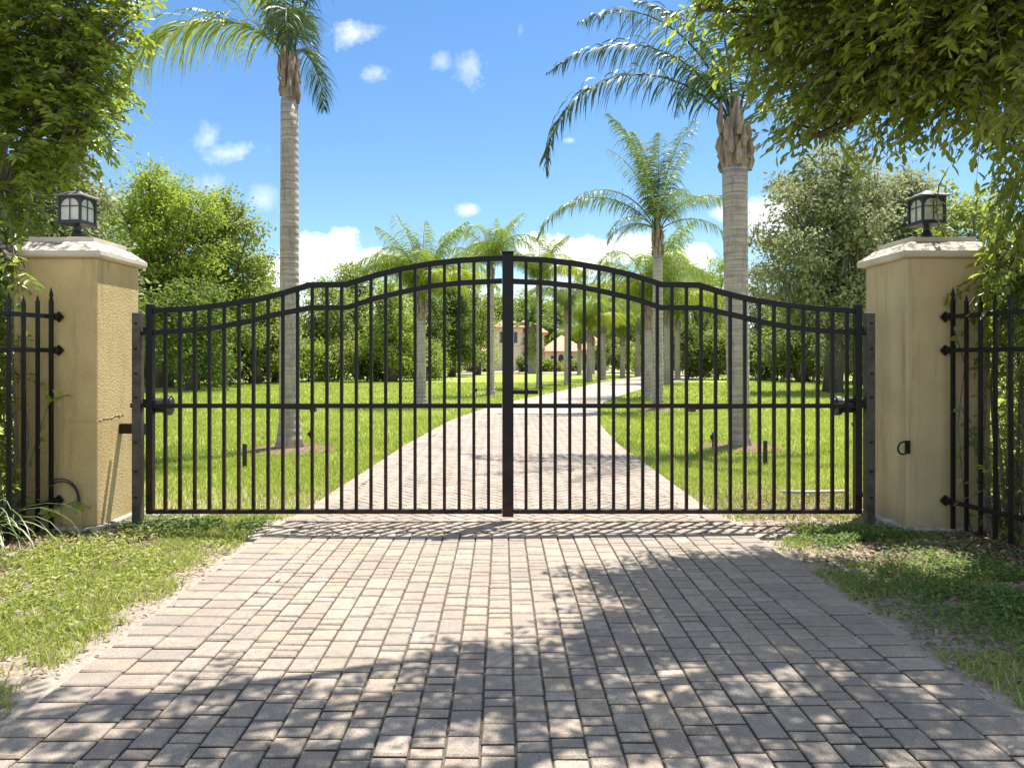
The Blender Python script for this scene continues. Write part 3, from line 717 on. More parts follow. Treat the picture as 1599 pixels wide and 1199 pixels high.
def crown(kind, n, seed, sc=1.0):
    rr = random.Random(seed); o = []
    A = {'y':[Y_tp,Y_ft,Y_ft,Y_mid,G_ft], 'g':[G_up,G_ft,G_ft,G_mid], 'm':[Y_tp,G_ft,Y_ft,G_ft,Y_mid]}[kind]
    for i in range(n): o.append((A[i%len(A)], i*137.5+rr.uniform(-15,15), sc*rr.uniform(.8,1.05)))
    return o
palm(658, 633, 500, crown('y',26,1,.95), 'bushy yellow-green palm second from the gate on the left lawn', .16, .13, 1.2, .7, mound=.8)
palm(766, 618, 448, crown('m',14,2,.88), 'slim palm just left of the meeting post, third from the gate on the left lawn', .16, .13, 1.2, .8, mound=.6)
palm(842, 607, 462, crown('y',20,3,1.0), 'bushy palm in the lawn in front of the feathery date palm', .15, .12, 1.2, .6, mound=0)
palm(885, 601, 505, crown('g',18,4,1.0), 'palm with a dark boot in front of the house wing with the arched window', .15, .13, 1.2, .8, mound=0)
palm(920, 595.5, 535, crown('y',20,5,1.15), 'palm with a pale trunk and pinkish boot where the driveway bends', .2, .16, 1.2, .8, mound=0)
palm(941, 592.5, 520, crown('m',20,6,1.15), 'stout pale-trunked palm beside the bend, right of the pinkish-booted palm', .24, .2, 1.2, .5, mound=0)
palm(972, 589.5, 540, crown('m',18,7,1.3), 'palm between the driveway bend and the thick shrubs', .2, .16, 1.1, .7, mound=0)
palm(904.5, 585.5, 545, crown('m',12,8,1.1), 'small far palm close to the house garage', .2, .16, 1.1, .8, mound=0)
palm(925.5, 584, 540, crown('g',12,9,1.2), 'farthest palm in front of the right end of the house', .2, .16, 1.1, .8, mound=0)
palm(1012, 622, 515, crown('m',20,10,1.15), 'palm with a spotted boot third from the gate on the right side', .16, .14, 1.2, .9, mound=.6)
palm(1041, 600, 508, crown('y',20,11,1.25), 'fourth palm from the gate on the right side of the driveway', .2, .17, 1.2, .7, mound=0)
palm(1058, 593, 515, crown('m',20,12,1.3), 'fifth palm from the gate on the right side of the driveway', .2, .17, 1.2, .7, mound=0)
palm(996, 587, 520, crown('m',20,13,1.7), 'tall leafy palm beyond the bend of the driveway', .22, .18, 1.2, .7, mound=0)
# feathery date palm by the house
DF = fm(4.2, 60, -40, .5, M['palm'], seed=21, nl=70, w=.1, spread=.7, plume=.4); DF2 = fm(4.2, 25, -40, .5, M['long_leaf'], seed=22, nl=70, w=.1, spread=.7, plume=.4); DF3 = fm(4.0, 85, 45, .5, M['palm'], seed=23, nl=60, w=.1, spread=.6, plume=.4)
e = palm(831, 583, 520, [(x, i*37+5, .8) for i, x in enumerate([DF,DF2,DF3]*10)], 'feathery date palm with a fern-covered trunk in front of the house', .4, .42, 1.1, .8, mound=0)
P = rng.normal(size=(900,3))*[.38,.38,.85]+[0,0,2.7]; V, Q = leaf_mesh(P, rdir(900)+[0,0,-.6], rdir(900), rng.uniform(.25,.5,900), .12)
npmesh('fern_skirt', V, Q, M['oak_light'], e, np.repeat(rng.random(900), 6))

# ------------------------------------------------------------ broadleaf trees
def clusters(blobs, ncl):
    """cluster centres spread through the shells of ellipsoid blobs"""
    vol = np.array([b[3]*b[4]*b[5] for b in blobs])**.7; pr = vol/vol.sum(); out = []
    idx = rng.choice(len(blobs), ncl, p=pr)
    B = np.array(blobs)[idx]; d = rdir(ncl); r = rng.random(ncl)**.42
    r *= 1+.18*rng.normal(size=ncl).clip(-1.5,1.5)
    return B[:,:3]+d*B[:,3:6]*r[:,None]
def crown_cloud(name, blobs, ncl, per, cr, ls, m, parent, aspect=.55):
    C = clusters(blobs, ncl); n = ncl*per
    rad = cr*rng.uniform(.5,1.4,ncl)
    off = rng.normal(size=(n,3))*np.array([1,1,.7])*np.repeat(rad,per)[:,None]*.5
    P = np.repeat(C, per, 0)+off
    D = nrm(nrm(off)*.8+rdir(n)*.9+np.array([0,0,-.15])); Nn = nrm(rdir(n)+np.array([0,0,.9]))
    ln = ls*rng.uniform(.6,1.3,n); V, Q = leaf_mesh(P, D, Nn, ln, ln*aspect)
    cv = np.repeat(rng.random(ncl), per)*.6+rng.random(n)*.4
    return npmesh(name, V, Q, m, parent, np.repeat(cv, 6))
def tree(X, Y, Zt, hw, m, label, cat='tree', group=None, n=None, ls=.185, low=.12, seed=0, moss=0, tr=.28, depth=None, per=46, name='broadleaf_tree', nb=16):
    r = random.Random(seed); e = empty(name, (X,Y,0), label, cat, group)
    hw *= 1.12; depth = depth or hw; blobs = []
    zb = Zt*low
    for i in range(nb):
        a = i*2.4+r.uniform(-.4,.4); f = (i+.5)/nb; zc = zb+(Zt-zb)*(.14+.74*f)
        env = math.sin(math.pi*min(1,.26+.58*f))**.7; rr = hw*.62*env*r.uniform(.65,1.1)
        rb = hw*r.uniform(.25,.44)*(.65+.35*env)
        blobs.append((rr*math.cos(a), rr*math.sin(a)*depth/hw, zc, rb, rb*depth/hw, min(rb*.8, (Zt-zb)*.3)))
    blobs.append((0,0,Zt-hw*.42,hw*.42,hw*.42,hw*.42))
    blobs.append((0,0,zb+(Zt-zb)*.45,hw*.55,hw*.55*depth/hw,(Zt-zb)*.36))
    area = hw*(Zt-zb); ncl = int((n or min(520, 60+area*5.2))*1.35)
    crown_cloud('crown', blobs, ncl, per, max(.55,hw*.14), ls, m, e)
    s = MB(); s.tube([(0,0,0),(.1,0,Zt*.2),(-.05,.05,Zt*.4),(.08,0,Zt*.75)], [tr*1.3,tr,tr*.75,tr*.25], 8)
    for bl in blobs[:nb]:
        z0 = Zt*r.uniform(.15,.4); mid = (bl[0]*.45, bl[1]*.45, (z0+bl[2])/2+.2)
        s.tube([(0,0,z0),mid,(bl[0],bl[1],bl[2]),(bl[0]*1.25,bl[1]*1.25,bl[2]+bl[5]*.5)], [tr*.45,tr*.3,tr*.14,tr*.05], 5)
    s.build('trunk', M['bark'], e, smooth=True)
    if moss:
        C = clusters(blobs, moss); k = 7; n2 = moss*k; P = np.repeat(C, k, 0)+rng.normal(size=(n2,3))*[.12,.12,.1]
        D = nrm(np.array([0,0,-1.])+rdir(n2)*.12); ln = rng.uniform(.35,1.3,n2)
        V, Q = leaf_mesh(P, D, rdir(n2), ln, rng.uniform(.03,.07,n2)); npmesh('hanging_moss', V, Q, M['moss'], e, np.repeat(rng.random(n2), 6))['kind'] = 'stuff'
    return e
def tree_px(px, ty, hw, Y, m, label, **k):
    return tree(wx(px,Y), Y, wz(ty,Y), hw*Y/F, m, label, **k)
Mo, Ml, Mg, Md, My = M['oak'], M['oak_light'], M['oak_grey'], M['dark'], M['dry']
# left wood
tree_px(255, 262, 105, 36, Ml, 'tallest broad green oak behind the left gate pillar', seed=1, tr=.4, n=560)
tree_px(350, 300, 66, 38, Mo, 'rounded oak at the right shoulder of the left wood', seed=2, n=330)
tree_px(175, 300, 70, 42, Mo, 'oak seen between the left lantern and the tallest oak', seed=3)
tree_px(95, 225, 95, 24, Mg, 'grey mossy oak directly behind the left lantern', seed=4, moss=60, n=420, ls=.17)
tree_px(-20, 260, 90, 26, Mo, 'oak at the far left edge behind the iron fence', seed=5)
tree_px(300, 430, 75, 33, Md, 'low dark tree under the tallest oak', seed=6, low=.02)
tree_px(400, 385, 48, 42, Mo, 'middling oak between the left wood shoulder and the nearest palm trunk', seed=17, low=.02)
tree_px(432, 440, 45, 44, Ml, 'small pale tree where the left wood drops to the sky', seed=7, low=.02)
tree_px(505, 430, 55, 48, Mo, 'low round tree right of the nearest left palm trunk', seed=8, low=.02)
tree_px(560, 405, 55, 52, Mo, 'green tree behind the bushy yellow palm, on its left', seed=9, low=.02)
tree_px(610, 435, 55, 46, Ml, 'pale low tree behind the bushy yellow palm trunk', seed=10, low=.02)
tree_px(705, 405, 45, 60, Md, 'dark evergreen tree left of the house tower', seed=11, low=.05, n=420)
tree_px(660, 440, 45, 56, Md, 'dark tree between the bushy palm and the evergreen', seed=12, low=.03)
tree_px(745, 440, 38, 66, Mo, 'medium green tree touching the tower roof', seed=13, low=.03)
# behind the house
for i, (px, ty, hw, Y, mm, lb) in enumerate([
    (775,458,45,118,Mo,'far tree behind the house tower'),(828,450,48,122,Ml,'far pale tree behind the date palm'),
    (880,455,46,125,Mo,'far green tree behind the low house wing'),(935,448,50,120,Ml,'far tree behind the right end of the house'),
    (990,452,50,112,Mo,'far green tree beyond the driveway bend'),(1045,440,50,100,Md,'dark far tree behind the fourth right palm'),
    (720,462,50,115,Ml,'far pale tree peeping left of the tower')]):
    tree_px(px, ty, hw, Y, mm, lb, seed=20+i, low=.0, ls=.36, n=260)
# right wood
tree_px(1095, 425, 58, 62, Mo, 'round green tree left of the thick right palm trunk', seed=31, low=.0)
tree_px(1125, 395, 50, 70, Ml, 'pale tree top rising behind the thick right palm', seed=32, low=.0)
tree_px(1195, 400, 55, 54, Mg, 'grey-green tree just right of the thick palm trunk', seed=33, low=.0, moss=50)
tree_px(1300, 225, 125, 31, Mg, 'big mossy live oak left of the right lantern', seed=44, low=.1, moss=60, n=520, ls=.18, tr=.35)
tree_px(1400, 260, 90, 34, Mg, 'mossy live oak directly behind the right lantern', seed=35, low=.08, moss=50, n=480, ls=.18)
tree_px(1510, 280, 90, 30, Mo, 'oak behind the right fence and its vines', seed=36, low=.05)
tree_px(1250, 450, 70, 46, Mo, 'low oak with dark lower branches under the big mossy oak', seed=37, low=.0, moss=70)
tree_px(1340, 440, 70, 42, Mg, 'low mossy tree behind the right hinge post', seed=38, low=.0, moss=60)
tree_px(1600, 330, 120, 32, Md, 'dark oak at the far right edge', seed=39, low=.0)
# shrub rows closing the foot of the woods
ords = ['first','second','third','fourth','fifth','sixth','seventh','eighth','ninth','tenth','eleventh']
for i in range(11):
    px = 205+i*46; Y = 38.5+i*1.1; mm = [My,Mo,Ml,My,Mo,My,Ml,Mo,Md,Ml,Mo][i]; look = {id(My):'dry grey-green',id(Mo):'green',id(Ml):'pale green',id(Md):'dark'}[id(mm)]
    tree(wx(px,Y), Y, random.uniform(2.4,3.6), 1.5, mm, '%s %s shrub from the left pillar in the row below the left wood' % (ords[i], look), 'shrub', 'shrubs along the foot of the left wood', n=120, ls=.17, low=0, seed=50+i, tr=.06, name='shrub', nb=7)
for i in range(8):
    px = 1075+i*46; Y = 52-i*.9; mm = [Md,Mo,Md,My,Md,Mo,Md,Mo][i]; look = {id(My):'dry grey-green',id(Mo):'green',id(Md):'dark'}[id(mm)]
    tree(wx(px,Y), Y, random.uniform(2.6,3.8), 1.8, mm, '%s %s shrub from the right palms in the row below the right wood' % (ords[i], look), 'shrub', 'shrubs along the foot of the right wood', n=130, ls=.18, low=0, seed=70+i, tr=.06, name='shrub', nb=7)
for i, (px, Y, h, lb) in enumerate([(700,74,2.4,'yellow-green shrub at the left end of the house garden'),(735,78,2.0,'low pale shrub left of the tower foot'),(757,80,1.6,'small shrub against the tower foot'),
    (822,78,1.5,'low shrub at the foot of the date palm'),(852,80,1.2,'spiky shrub right of the date palm'),(866,80,.8,'small round shrub left of the arched window'),(893,82,1.1,'shrub right of the arched window'),
    (955,76,3.6,'large dark shrub hiding the right end of the house'),(980,74,3.0,'green shrub beyond the bend'),(1010,70,2.8,'shrub behind the third right palm')]):
    tree(wx(px,Y), Y, h, h*.62, [Ml,My,Mo,Md,Ml,Mo,Mo,Md,Mo,Ml][i], lb, 'shrub', 'shrubs around the house', n=80, ls=.22, low=0, seed=90+i, tr=.05, name='shrub', nb=6)

# ------------------------------------------------------------ near trees with leafy sprays
def sprays(O, D, Ln, nl, ls, m, parent, aspect=.42, droop=.5, twig=True, name='leaves', wr=.0045):
    n = len(O); D = nrm(D); t = np.linspace(.12, 1, nl)
    T = np.tile(t, n); Or = np.repeat(O, nl, 0); Dr = np.repeat(D, nl, 0); Lr = np.repeat(Ln, nl)
    P = Or+Dr*(T*Lr)[:,None]+np.array([0,0,-1.])*(droop*Lr*T**2*.5)[:,None]
    sd = nrm(np.cross(Dr, np.array([0,0,1.])+rdir(n*nl)*.25)); sg = np.where(np.arange(n*nl)%2==0, 1, -1)[:,None]
    tip = (T>.97)[:,None]
    LD = nrm(Dr*.55+sd*sg*np.where(tip,0,.95)+rdir(n*nl)*.4+np.array([0,0,-.35])); NN = nrm(np.array([0,0,1.])+rdir(n*nl)*.75)
    ln = ls*rng.uniform(.65,1.2,n*nl); V, Q = leaf_mesh(P, LD, NN, ln, ln*aspect*rng.uniform(.85,1.2,n*nl))
    cv = np.repeat(rng.random(n), nl)*.55+rng.random(n*nl)*.45
    npmesh(name, V, Q, m, parent, np.repeat(cv, 6))
    if twig:
        ts = np.array([0,.35,.7,1]); k = 3; VV = []
        up = nrm(np.cross(D, np.array([[.3,.5,.8]]))); vp = np.cross(D, up)
        for j, q in enumerate(ts):
            c = O+D*(q*Ln)[:,None]+np.array([0,0,-1.])*(droop*Ln*q**2*.5)[:,None]; r = wr*(1.3-q)
            for a in range(k): VV.append(c+(up*math.cos(2.094*a)+vp*math.sin(2.094*a))*r)
        VV = np.stack(VV,1).reshape(-1,3); b = np.arange(n)[:,None]*12; FF = []
        for j in range(3):
            for a in range(k): FF.append(b+np.array([[j*3+a, j*3+(a+1)%3, (j+1)*3+(a+1)%3, (j+1)*3+a]]))
        npmesh('twigs', VV, np.concatenate(FF), M['twig'], parent, np.full(len(VV), .5))
def near_tree(root, trunk, limbs, blobs, nsp, nl, ls, m, label, name, hub, droop=.6, group=None, aspect=.42):
    e = empty(name, root, label, 'tree', group); R0 = np.array(root)
    s = MB(); s.tube([Vector(p)-Vector(root) for p in trunk[0]], trunk[1], 12)
    for p, r in limbs: s.tube([Vector(q)-Vector(root) for q in p], r, 7)
    bl = [(b[0]-root[0],b[1]-root[1],b[2]-root[2],b[3],b[4],b[5]) for b in blobs]; tot = []
    wgt = np.array([b[6] if len(b) > 6 else 1 for b in blobs]); vol = np.array([b[3]*b[4]*b[5] for b in blobs])**.8*wgt; cnt = (vol/vol.sum()*nsp).astype(int)
    O = []; D = []
    for b, c in zip(bl, cnt):
        d = rdir(c); rr = rng.random(c)**.45; ctr = np.array(b[:3]); p = ctr+d*np.array(b[3:6])*rr[:,None]
        O.append(p); hb = np.array(hub)-R0; D.append(nrm(nrm(p-hb)*.7+d*.5+rdir(c)*.6+np.array([0,0,-.1])))
    O = np.concatenate(O); D = np.concatenate(D)
    # small branches leading from the limbs to the blobs
    for b in bl:
        for k in range(4):
            d = rdir(1)[0]; tip = np.array(b[:3])+d*np.array(b[3:6])*.85; q = np.array(b[:3]); o = q+(hb-q)*.35
            s.tube([tuple(o), tuple(q+rdir(1)[0]*.1), tuple((q+tip)/2+rdir(1)[0]*.08), tuple(tip)], [.022,.016,.011,.004], 5)
    s.build('trunk', M['bark'], e, smooth=True)
    Ln = rng.uniform(.25,.6,len(O)); sprays(O-D*Ln[:,None]*.5, D, Ln, nl, ls, m, e, aspect, droop)
    return e
# left laurel over the ochre pillar
def bp(px, py, Y, rx_, ry, rz, wg=1): return (wx(px,Y), Y, wz(py,Y), rx_*Y/F, ry, rz*Y/F, wg)
near_tree((-6.0,8.2,0), ([(-6.0,8.2,0),(-5.95,8.1,1.6),(-5.6,7.9,3.2),(-5.2,7.7,5.2)],[.17,.14,.11,.06]),
    [([(-5.8,8.0,2.4),(-5.0,7.4,3.3),(-4.3,7.2,4.0)],[.06,.045,.015]),([(-5.7,8,2.9),(-4.9,7.5,4.2),(-4.1,7.2,5.0)],[.06,.04,.012]),([(-5.8,8,2),(-5.2,7.0,2.6),(-4.6,6.4,2.9)],[.05,.03,.012]),
     ([(-4.9,7.45,3.4),(-4.2,7.2,3.75),(-3.55,7.1,3.85)],[.02,.01,.004])],
    [bp(30,60,7.4,125,.6,110),bp(135,25,7.2,90,.45,70),bp(200,10,7.0,35,.3,25,.7),bp(125,115,7.2,70,.4,75),bp(135,190,7.0,40,.35,40),bp(70,190,7.3,100,.5,90),bp(10,290,6.8,75,.4,90),bp(60,270,7.3,50,.5,40,.6),
     bp(-20,390,6.3,55,.3,70),bp(12,405,6.0,30,.15,35,.8),bp(-90,120,6.8,100,.9,160),bp(60,-120,7.2,160,1.0,120),bp(-40,520,6.9,45,.5,80),bp(100,130,7.6,90,.5,90)],
    1750, 12, .1, M['leaf_left'], 'broadleaf laurel tree hanging over the left pillar from the upper left', 'laurel_tree', (-5.6,7.9,3.4), .5)
# right tree: hangs over the tan pillar and shades the paving in front
rb = [bp(1330,50,5.6,140,.7,85),bp(1215,40,5.7,65,.5,70),bp(1110,10,5.9,45,.35,28,.8),bp(1160,45,5.8,40,.3,40,.7),bp(1290,130,5.6,75,.5,65),bp(1390,140,5.5,90,.5,70),bp(1270,205,5.7,60,.3,24,.6),bp(1500,85,5.3,120,.5,90),
      bp(1625,300,5.5,60,.4,100),bp(1575,200,5.5,50,.3,60),bp(1590,440,5.9,60,.4,90),bp(1480,30,5.0,160,.7,100),bp(1560,390,6.0,22,.15,40,.6),
      bp(1400,-120,5.5,300,1.2,90),bp(1600,0,4.8,120,.9,200)]
# the part above and in front of the picture: shades the foreground
rb += [(2.7,5.5,4.6,.95,.6,.38,.75),(3.7,5.0,4.5,1.0,.8,.5,.75),(2.0,4.95,4.5,.7,.5,.3,.85),(1.1,4.4,4.5,.7,.5,.28,.9),(-.1,4.0,4.5,.6,.5,.26,.8),(-1.15,4.0,4.6,.6,.5,.26,.8),(2.1,4.0,4.5,.7,.45,.3,.7),(3.2,4.1,4.5,.9,.7,.4,.75),(.45,3.35,4.4,.75,.45,.28,.85),(-.75,3.2,4.4,.75,.5,.28,.8),(1.6,3.1,4.4,.6,.4,.28,.5)]
near_tree((5.2,6.9,0), ([(5.2,6.9,0),(5.15,6.8,1.6),(4.95,6.5,3.0),(4.4,5.9,4.6),(3.6,5.2,5.8)],[.2,.17,.14,.1,.05]),
    [([(5.0,6.6,2.8),(4.2,6.0,3.7),(3.0,5.7,4.0),(2.0,5.8,4.1)],[.07,.05,.03,.01]),([(4.7,6.2,3.9),(3.4,5.1,4.9),(1.6,4.4,4.7),(-.6,3.9,4.7)],[.08,.06,.04,.012]),
     ([(5.1,6.7,2.2),(4.5,5.9,2.9),(4.0,5.5,3.3)],[.05,.03,.01]),([(4.4,5.9,4.6),(4.2,4.9,5.2),(3.6,3.9,5.3)],[.06,.04,.015])],
    rb, 3500, 12, .088, M['leaf_right'], 'large glossy-leaved tree hanging over the tan pillar and driveway from the upper right', 'shade_tree', (4.6,6.1,4.2), .5)

# vines and hedges at the two fences
def hedge(X, Y, label, blobs, n, m, name='hedge_bush', ls=.07):
    e = empty(name, (X,Y,0), label, 'bush'); O = []; D = []
    vol = np.array([b[3]*b[4]*b[5] for b in blobs])**.8; cnt = (vol/vol.sum()*n).astype(int)
    for b, c in zip(blobs, cnt):
        d = rdir(c); p = np.array(b[:3])+d*np.array(b[3:6])*rng.random(c)[:,None]**.4; p[:,2] = np.abs(p[:,2])+.03; O.append(p); D.append(nrm(d+rdir(c)*.6+[0,0,.2]))
    O = np.concatenate(O)-[X,Y,0]; D = np.concatenate(D); Ln = rng.uniform(.2,.45,len(O)); sprays(O-D*Ln[:,None]*.5, D, Ln, 9, ls, m, e, .4, .5)
    s = MB(); 
    for b in blobs:
        for k in range(4):
            a = rdir(1)[0]; s.tube([(b[0]-X+a[0]*.1,b[1]-Y+a[1]*.1,0),(b[0]-X+a[0]*.2,b[1]-Y+a[1]*.2,b[2]*.6),(b[0]-X+a[0]*b[3]*.8,b[1]-Y+a[1]*b[4]*.8,b[2]+b[5]*.6)], [.018,.012,.004], 5)
    s.build('stems', M['twig'], e); return e
hedge(4.9, 5.8, 'overgrown dark hedge behind the right iron fence', [(4.12,6.05,1.2,.16,.13,.75),(4.0,5.85,.45,.16,.18,.4),(4.1,5.8,1.7,.2,.2,.45),(4.22,6.12,2.0,.16,.1,.35),(4.75,6.3,.7,.6,.5,.7),(4.8,5.6,1.2,.6,.5,.8),(4.55,5.4,.5,.45,.5,.5),(4.85,6.1,1.9,.6,.5,.6),(4.6,5.0,1.0,.5,.5,.9),(4.35,5.75,.6,.22,.35,.6),(5.2,6.8,1.2,.8,.6,1.2),(5.6,7.6,1.0,.9,.6,1.1),(5.4,5.2,1.2,.5,.5,1.1),(5.2,7.4,.5,.7,.4,.5),(4.35,5.6,1.5,.22,.3,.5),(4.5,6.3,1.7,.3,.25,.6),(5.3,5.9,1.6,.5,.7,1.3)], 2200, M['leaf_right'])
hedge(-4.9, 6.2, 'leafy dark hedge behind the left iron fence', [(-4.15,6.1,1.3,.16,.12,.6),(-4.05,5.85,.5,.14,.15,.45),(-4.2,5.7,1.5,.18,.2,.5),(-4.55,5.9,.6,.5,.4,.6),(-4.5,5.8,1.4,.45,.4,.7),(-4.9,6.6,1.3,.6,.6,1.2),(-4.2,5.85,.25,.25,.2,.25),(-4.3,5.6,.9,.25,.2,.7),(-4.75,5.4,1.0,.5,.4,1.0),(-5.2,7.4,1.1,.8,.5,1.1),(-4.6,7.2,.7,.4,.35,.7),(-4.9,6.4,2.2,.5,.4,.5),(-5.2,5.8,1.3,.5,.6,1.2),(-4.4,6.3,1.7,.3,.2,.6)], 2000, M['leaf_right'])
def vine(pts, n, m, label, ls=.06, name='vine'):
    e = empty(name, pts[0], label, 'vine'); P0 = Vector(pts[0]); s = MB(); s.tube([Vector(p)-P0 for p in pts], .006, 5); s.build('stem', M['twig'], e, smooth=True)
    A = np.array(pts)-np.array(pts[0]); t = rng.random(n)*(len(A)-1); i = t.astype(int); f = (t-i)[:,None]; P = A[i]*(1-f)+A[i+1]*f
    V, Q = leaf_mesh(P, nrm(rdir(n)+[0,-.4,-.3]), nrm(rdir(n)*.6+[0,-.6,.6]), ls*rng.uniform(.7,1.3,n), ls*.55); npmesh('leaves', V, Q, m, e, np.repeat(rng.random(n)*.5+.5, 6))
vine([(3.83,6.0,0),(3.79,6.05,.4),(3.76,6.08,.9),(3.80,6.05,1.4),(3.74,6.09,1.7),(3.85,6.0,1.95)], 14, M['leaf_right'], 'thin vine winding up the first picket of the right fence')
vine([(4.0,5.7,0),(3.95,5.95,.5),(3.85,6.03,.8),(3.78,6.05,1.05)], 26, M['clover'], 'bright-leaved vine low on the right fence', .08)
vine([(-3.95,5.8,0),(-3.85,5.95,.5),(-3.75,6.1,1.1),(-3.6,6.12,1.15)], 22, M['leaf_left'], 'leafy vine climbing the left iron fence', .08)
vine([(-3.95,6.0,.0),(-3.72,6.02,.2),(-3.5,6.05,.28),(-3.38,6.05,.22)], 18, M['leaf_left'], 'low leafy shoot at the foot of the ochre left pillar', .09)
vine([(3.85,6.35,3.1),(3.78,6.37,2.95),(3.76,6.38,2.75),(3.78,6.36,2.58),(3.9,6.3,2.52)], 26, M['leaf_left'], 'hanging vine draped over the right lantern', .055)
# strap-leaved clump at the left fence
def strap(X, Y, n, label, h=.8):
    e = empty('strap_leaf_plant', (X,Y,0), label, 'plant'); V = []; Q = []; rn = []
    for k in range(n):
        a = rng.random()*6.28; l = h*rng.uniform(.6,1.25); p = np.array([0,0,.02]); el = rng.uniform(50,85); w_ = rng.uniform(.007,.014); b = len(V); sd = np.array([-math.sin(a),math.cos(a),0])
        c = rng.random()
        for j in range(8):
            V += [p-sd*w_*(1-j/8.5), p+sd*w_*(1-j/8.5)]; rn += [c,c]
            p = p+np.array([math.cos(a)*math.cos(R(el)), math.sin(a)*math.cos(R(el)), math.sin(R(el))])*l/7; el -= rng.uniform(12,26)
        Q += [(b+2*j,b+2*j+1,b+2*j+3,b+2*j+2) for j in range(7)]
    npmesh('strap_leaves', np.array(V), np.array(Q), M['long_leaf'], e, rn)
strap(-3.98, 5.72, 60, 'clump of long pale strap leaves spilling through the left fence', .75)
strap(-4.0, 5.45, 40, 'strap-leaved clump at the very left edge in front of the fence', .6)

# ------------------------------------------------------------ grass, weeds and litter
def blades(name, X, Y, hgt, wid, m, lean=.5, col=None):
    n = len(X); a = rng.random(n)*6.28; P = np.stack([X,Y,np.zeros(n)],1); d = np.stack([np.cos(a),np.sin(a),0*a],1); l = np.abs(rng.normal(0,lean,n))[:,None]
    b2 = rng.random(n)*6.28; sd = np.stack([np.cos(b2),np.sin(b2),0*a],1)*(wid/2)[:,None]
    up = np.array([0,0,1.]); h = hgt[:,None]
    V = np.stack([P-sd, P+sd, P+sd*.7+(up*.6+d*l*.35)*h, P-sd*.7+(up*.6+d*l*.35)*h, P+(up+d*l)*h*.98+sd*.12, P+(up+d*l)*h*.98-sd*.12],1).reshape(-1,3)
    b = np.arange(n)[:,None]*6; Q = np.concatenate([b+np.array([[0,1,2,3]]), b+np.array([[3,2,4,5]])])
    c = rng.random(n) if col is None else col
    return npmesh(name, V, Q, m, None, np.repeat(c, 6))
def inside(X, Y, pad): return (X > np.interp(Y, *LX)+pad) & (X < np.interp(Y, *RX)-pad)
# lawn beyond the gate
def lawn(n, ya, yb, hw, hg, wd):
    Y = ya+(yb-ya)*rng.random(n); X = (rng.random(n)*2-1)*hw(Y); keep = ~inside(X, Y, .0)
    d = vnoise(X*1.2, Y*1.2, 3); thr = np.clip((9.2-Y)/3, 0, .8)*(.4+.6*vnoise(X*.6,Y*.6,9))
    keep &= (rng.random(n) > thr) & (rng.random(n) < .55+.6*d)
    X = X[keep]; Y = Y[keep]; k = len(X); big = vnoise(X*.4, Y*.4, 5)
    big = .6*big+.4*vnoise(X*1.7, Y*1.1, 15); c = np.clip(.4*rng.random(k)+.75*big-.1, 0, 1); c = np.where(rng.random(k) < np.clip((9.5-Y)/5,0,.5), .97, c)
    return X, Y, hg*rng.uniform(.6,1.3,k), wd*rng.uniform(.7,1.3,k), c
parts = [lawn(130000, 6.6, 11, lambda y: .56*y+.6, .055, .008), lawn(120000, 11, 20, lambda y: .56*y+1, .07, .013), lawn(100000, 20, 44, lambda y: .56*y+1, .085, .028)]
X, Y, hh, ww, cc = [np.concatenate([p[i] for p in parts]) for i in range(5)]
tag(blades('lawn_grass', X, Y, hh, ww, M['grass'], .5, cc), 'bright sunlit mown lawn either side of the driveway beyond the gate', 'grass', kind='stuff')
# foreground verges
def verge(n, x0, x1, y0_, y1_, dens, m, hg, wd, seed, name, label, lean=1.0):
    X = x0+(x1-x0)*rng.random(n); Y = y0_+(y1_-y0_)*rng.random(n); keep = rng.random(n) < dens(X, Y)
    X = X[keep]; Y = Y[keep]; k = len(X); c = np.clip(vnoise(X*2.2,Y*2.2,seed)*.5+rng.random(k)*.55, 0, 1)
    c = np.where(rng.random(k) < .16, .98, c)
    tag(blades(name, X, Y, hg*rng.uniform(.4,1.3,k), wd*rng.uniform(.6,1.3,k), m, lean, c), label, 'grass', kind='stuff')
def sm(x, a, b): t = np.clip((x-a)/(b-a), 0, 1); return t*t*(3-2*t)
dl = lambda X, Y: sm(vnoise(X*2.1,Y*2.1,11)*.5+vnoise(X*6,Y*6,12)*.5, .24, .52)*sm(-X-.12*vnoise(X*4,Y*4,8), 1.96, 2.14)*(1-sm(-X, 3.3, 4.0)*sm(Y,4.8,5.7)*.9)*(1-.8*sm(Y,5.9,6.3)*sm(-X,2.9,3.2))
verge(120000, -5.5, -1.95, 2.6, 6.8, dl, M['verge'], .04, .008, 2, 'verge_grass', 'thin sunlit grass and weeds on the left verge in front of the gate')
dr = lambda X, Y: sm(vnoise(X*2.1,Y*2.1,21)*.55+vnoise(X*6,Y*6,22)*.45, .42, .62)*sm(X+.12*vnoise(X*4,Y*4,8), 2.08, 2.35)*(1-sm(X,3.2,3.7)*sm(Y,5.0,5.4)*.9)*sm(np.abs(Y-5.35),.0,.45)
verge(70000, 2.1, 5.5, 2.2, 6.8, dr, M['verge'], .04, .008, 3, 'verge_grass', 'patchy grass on the right verge in front of the gate')
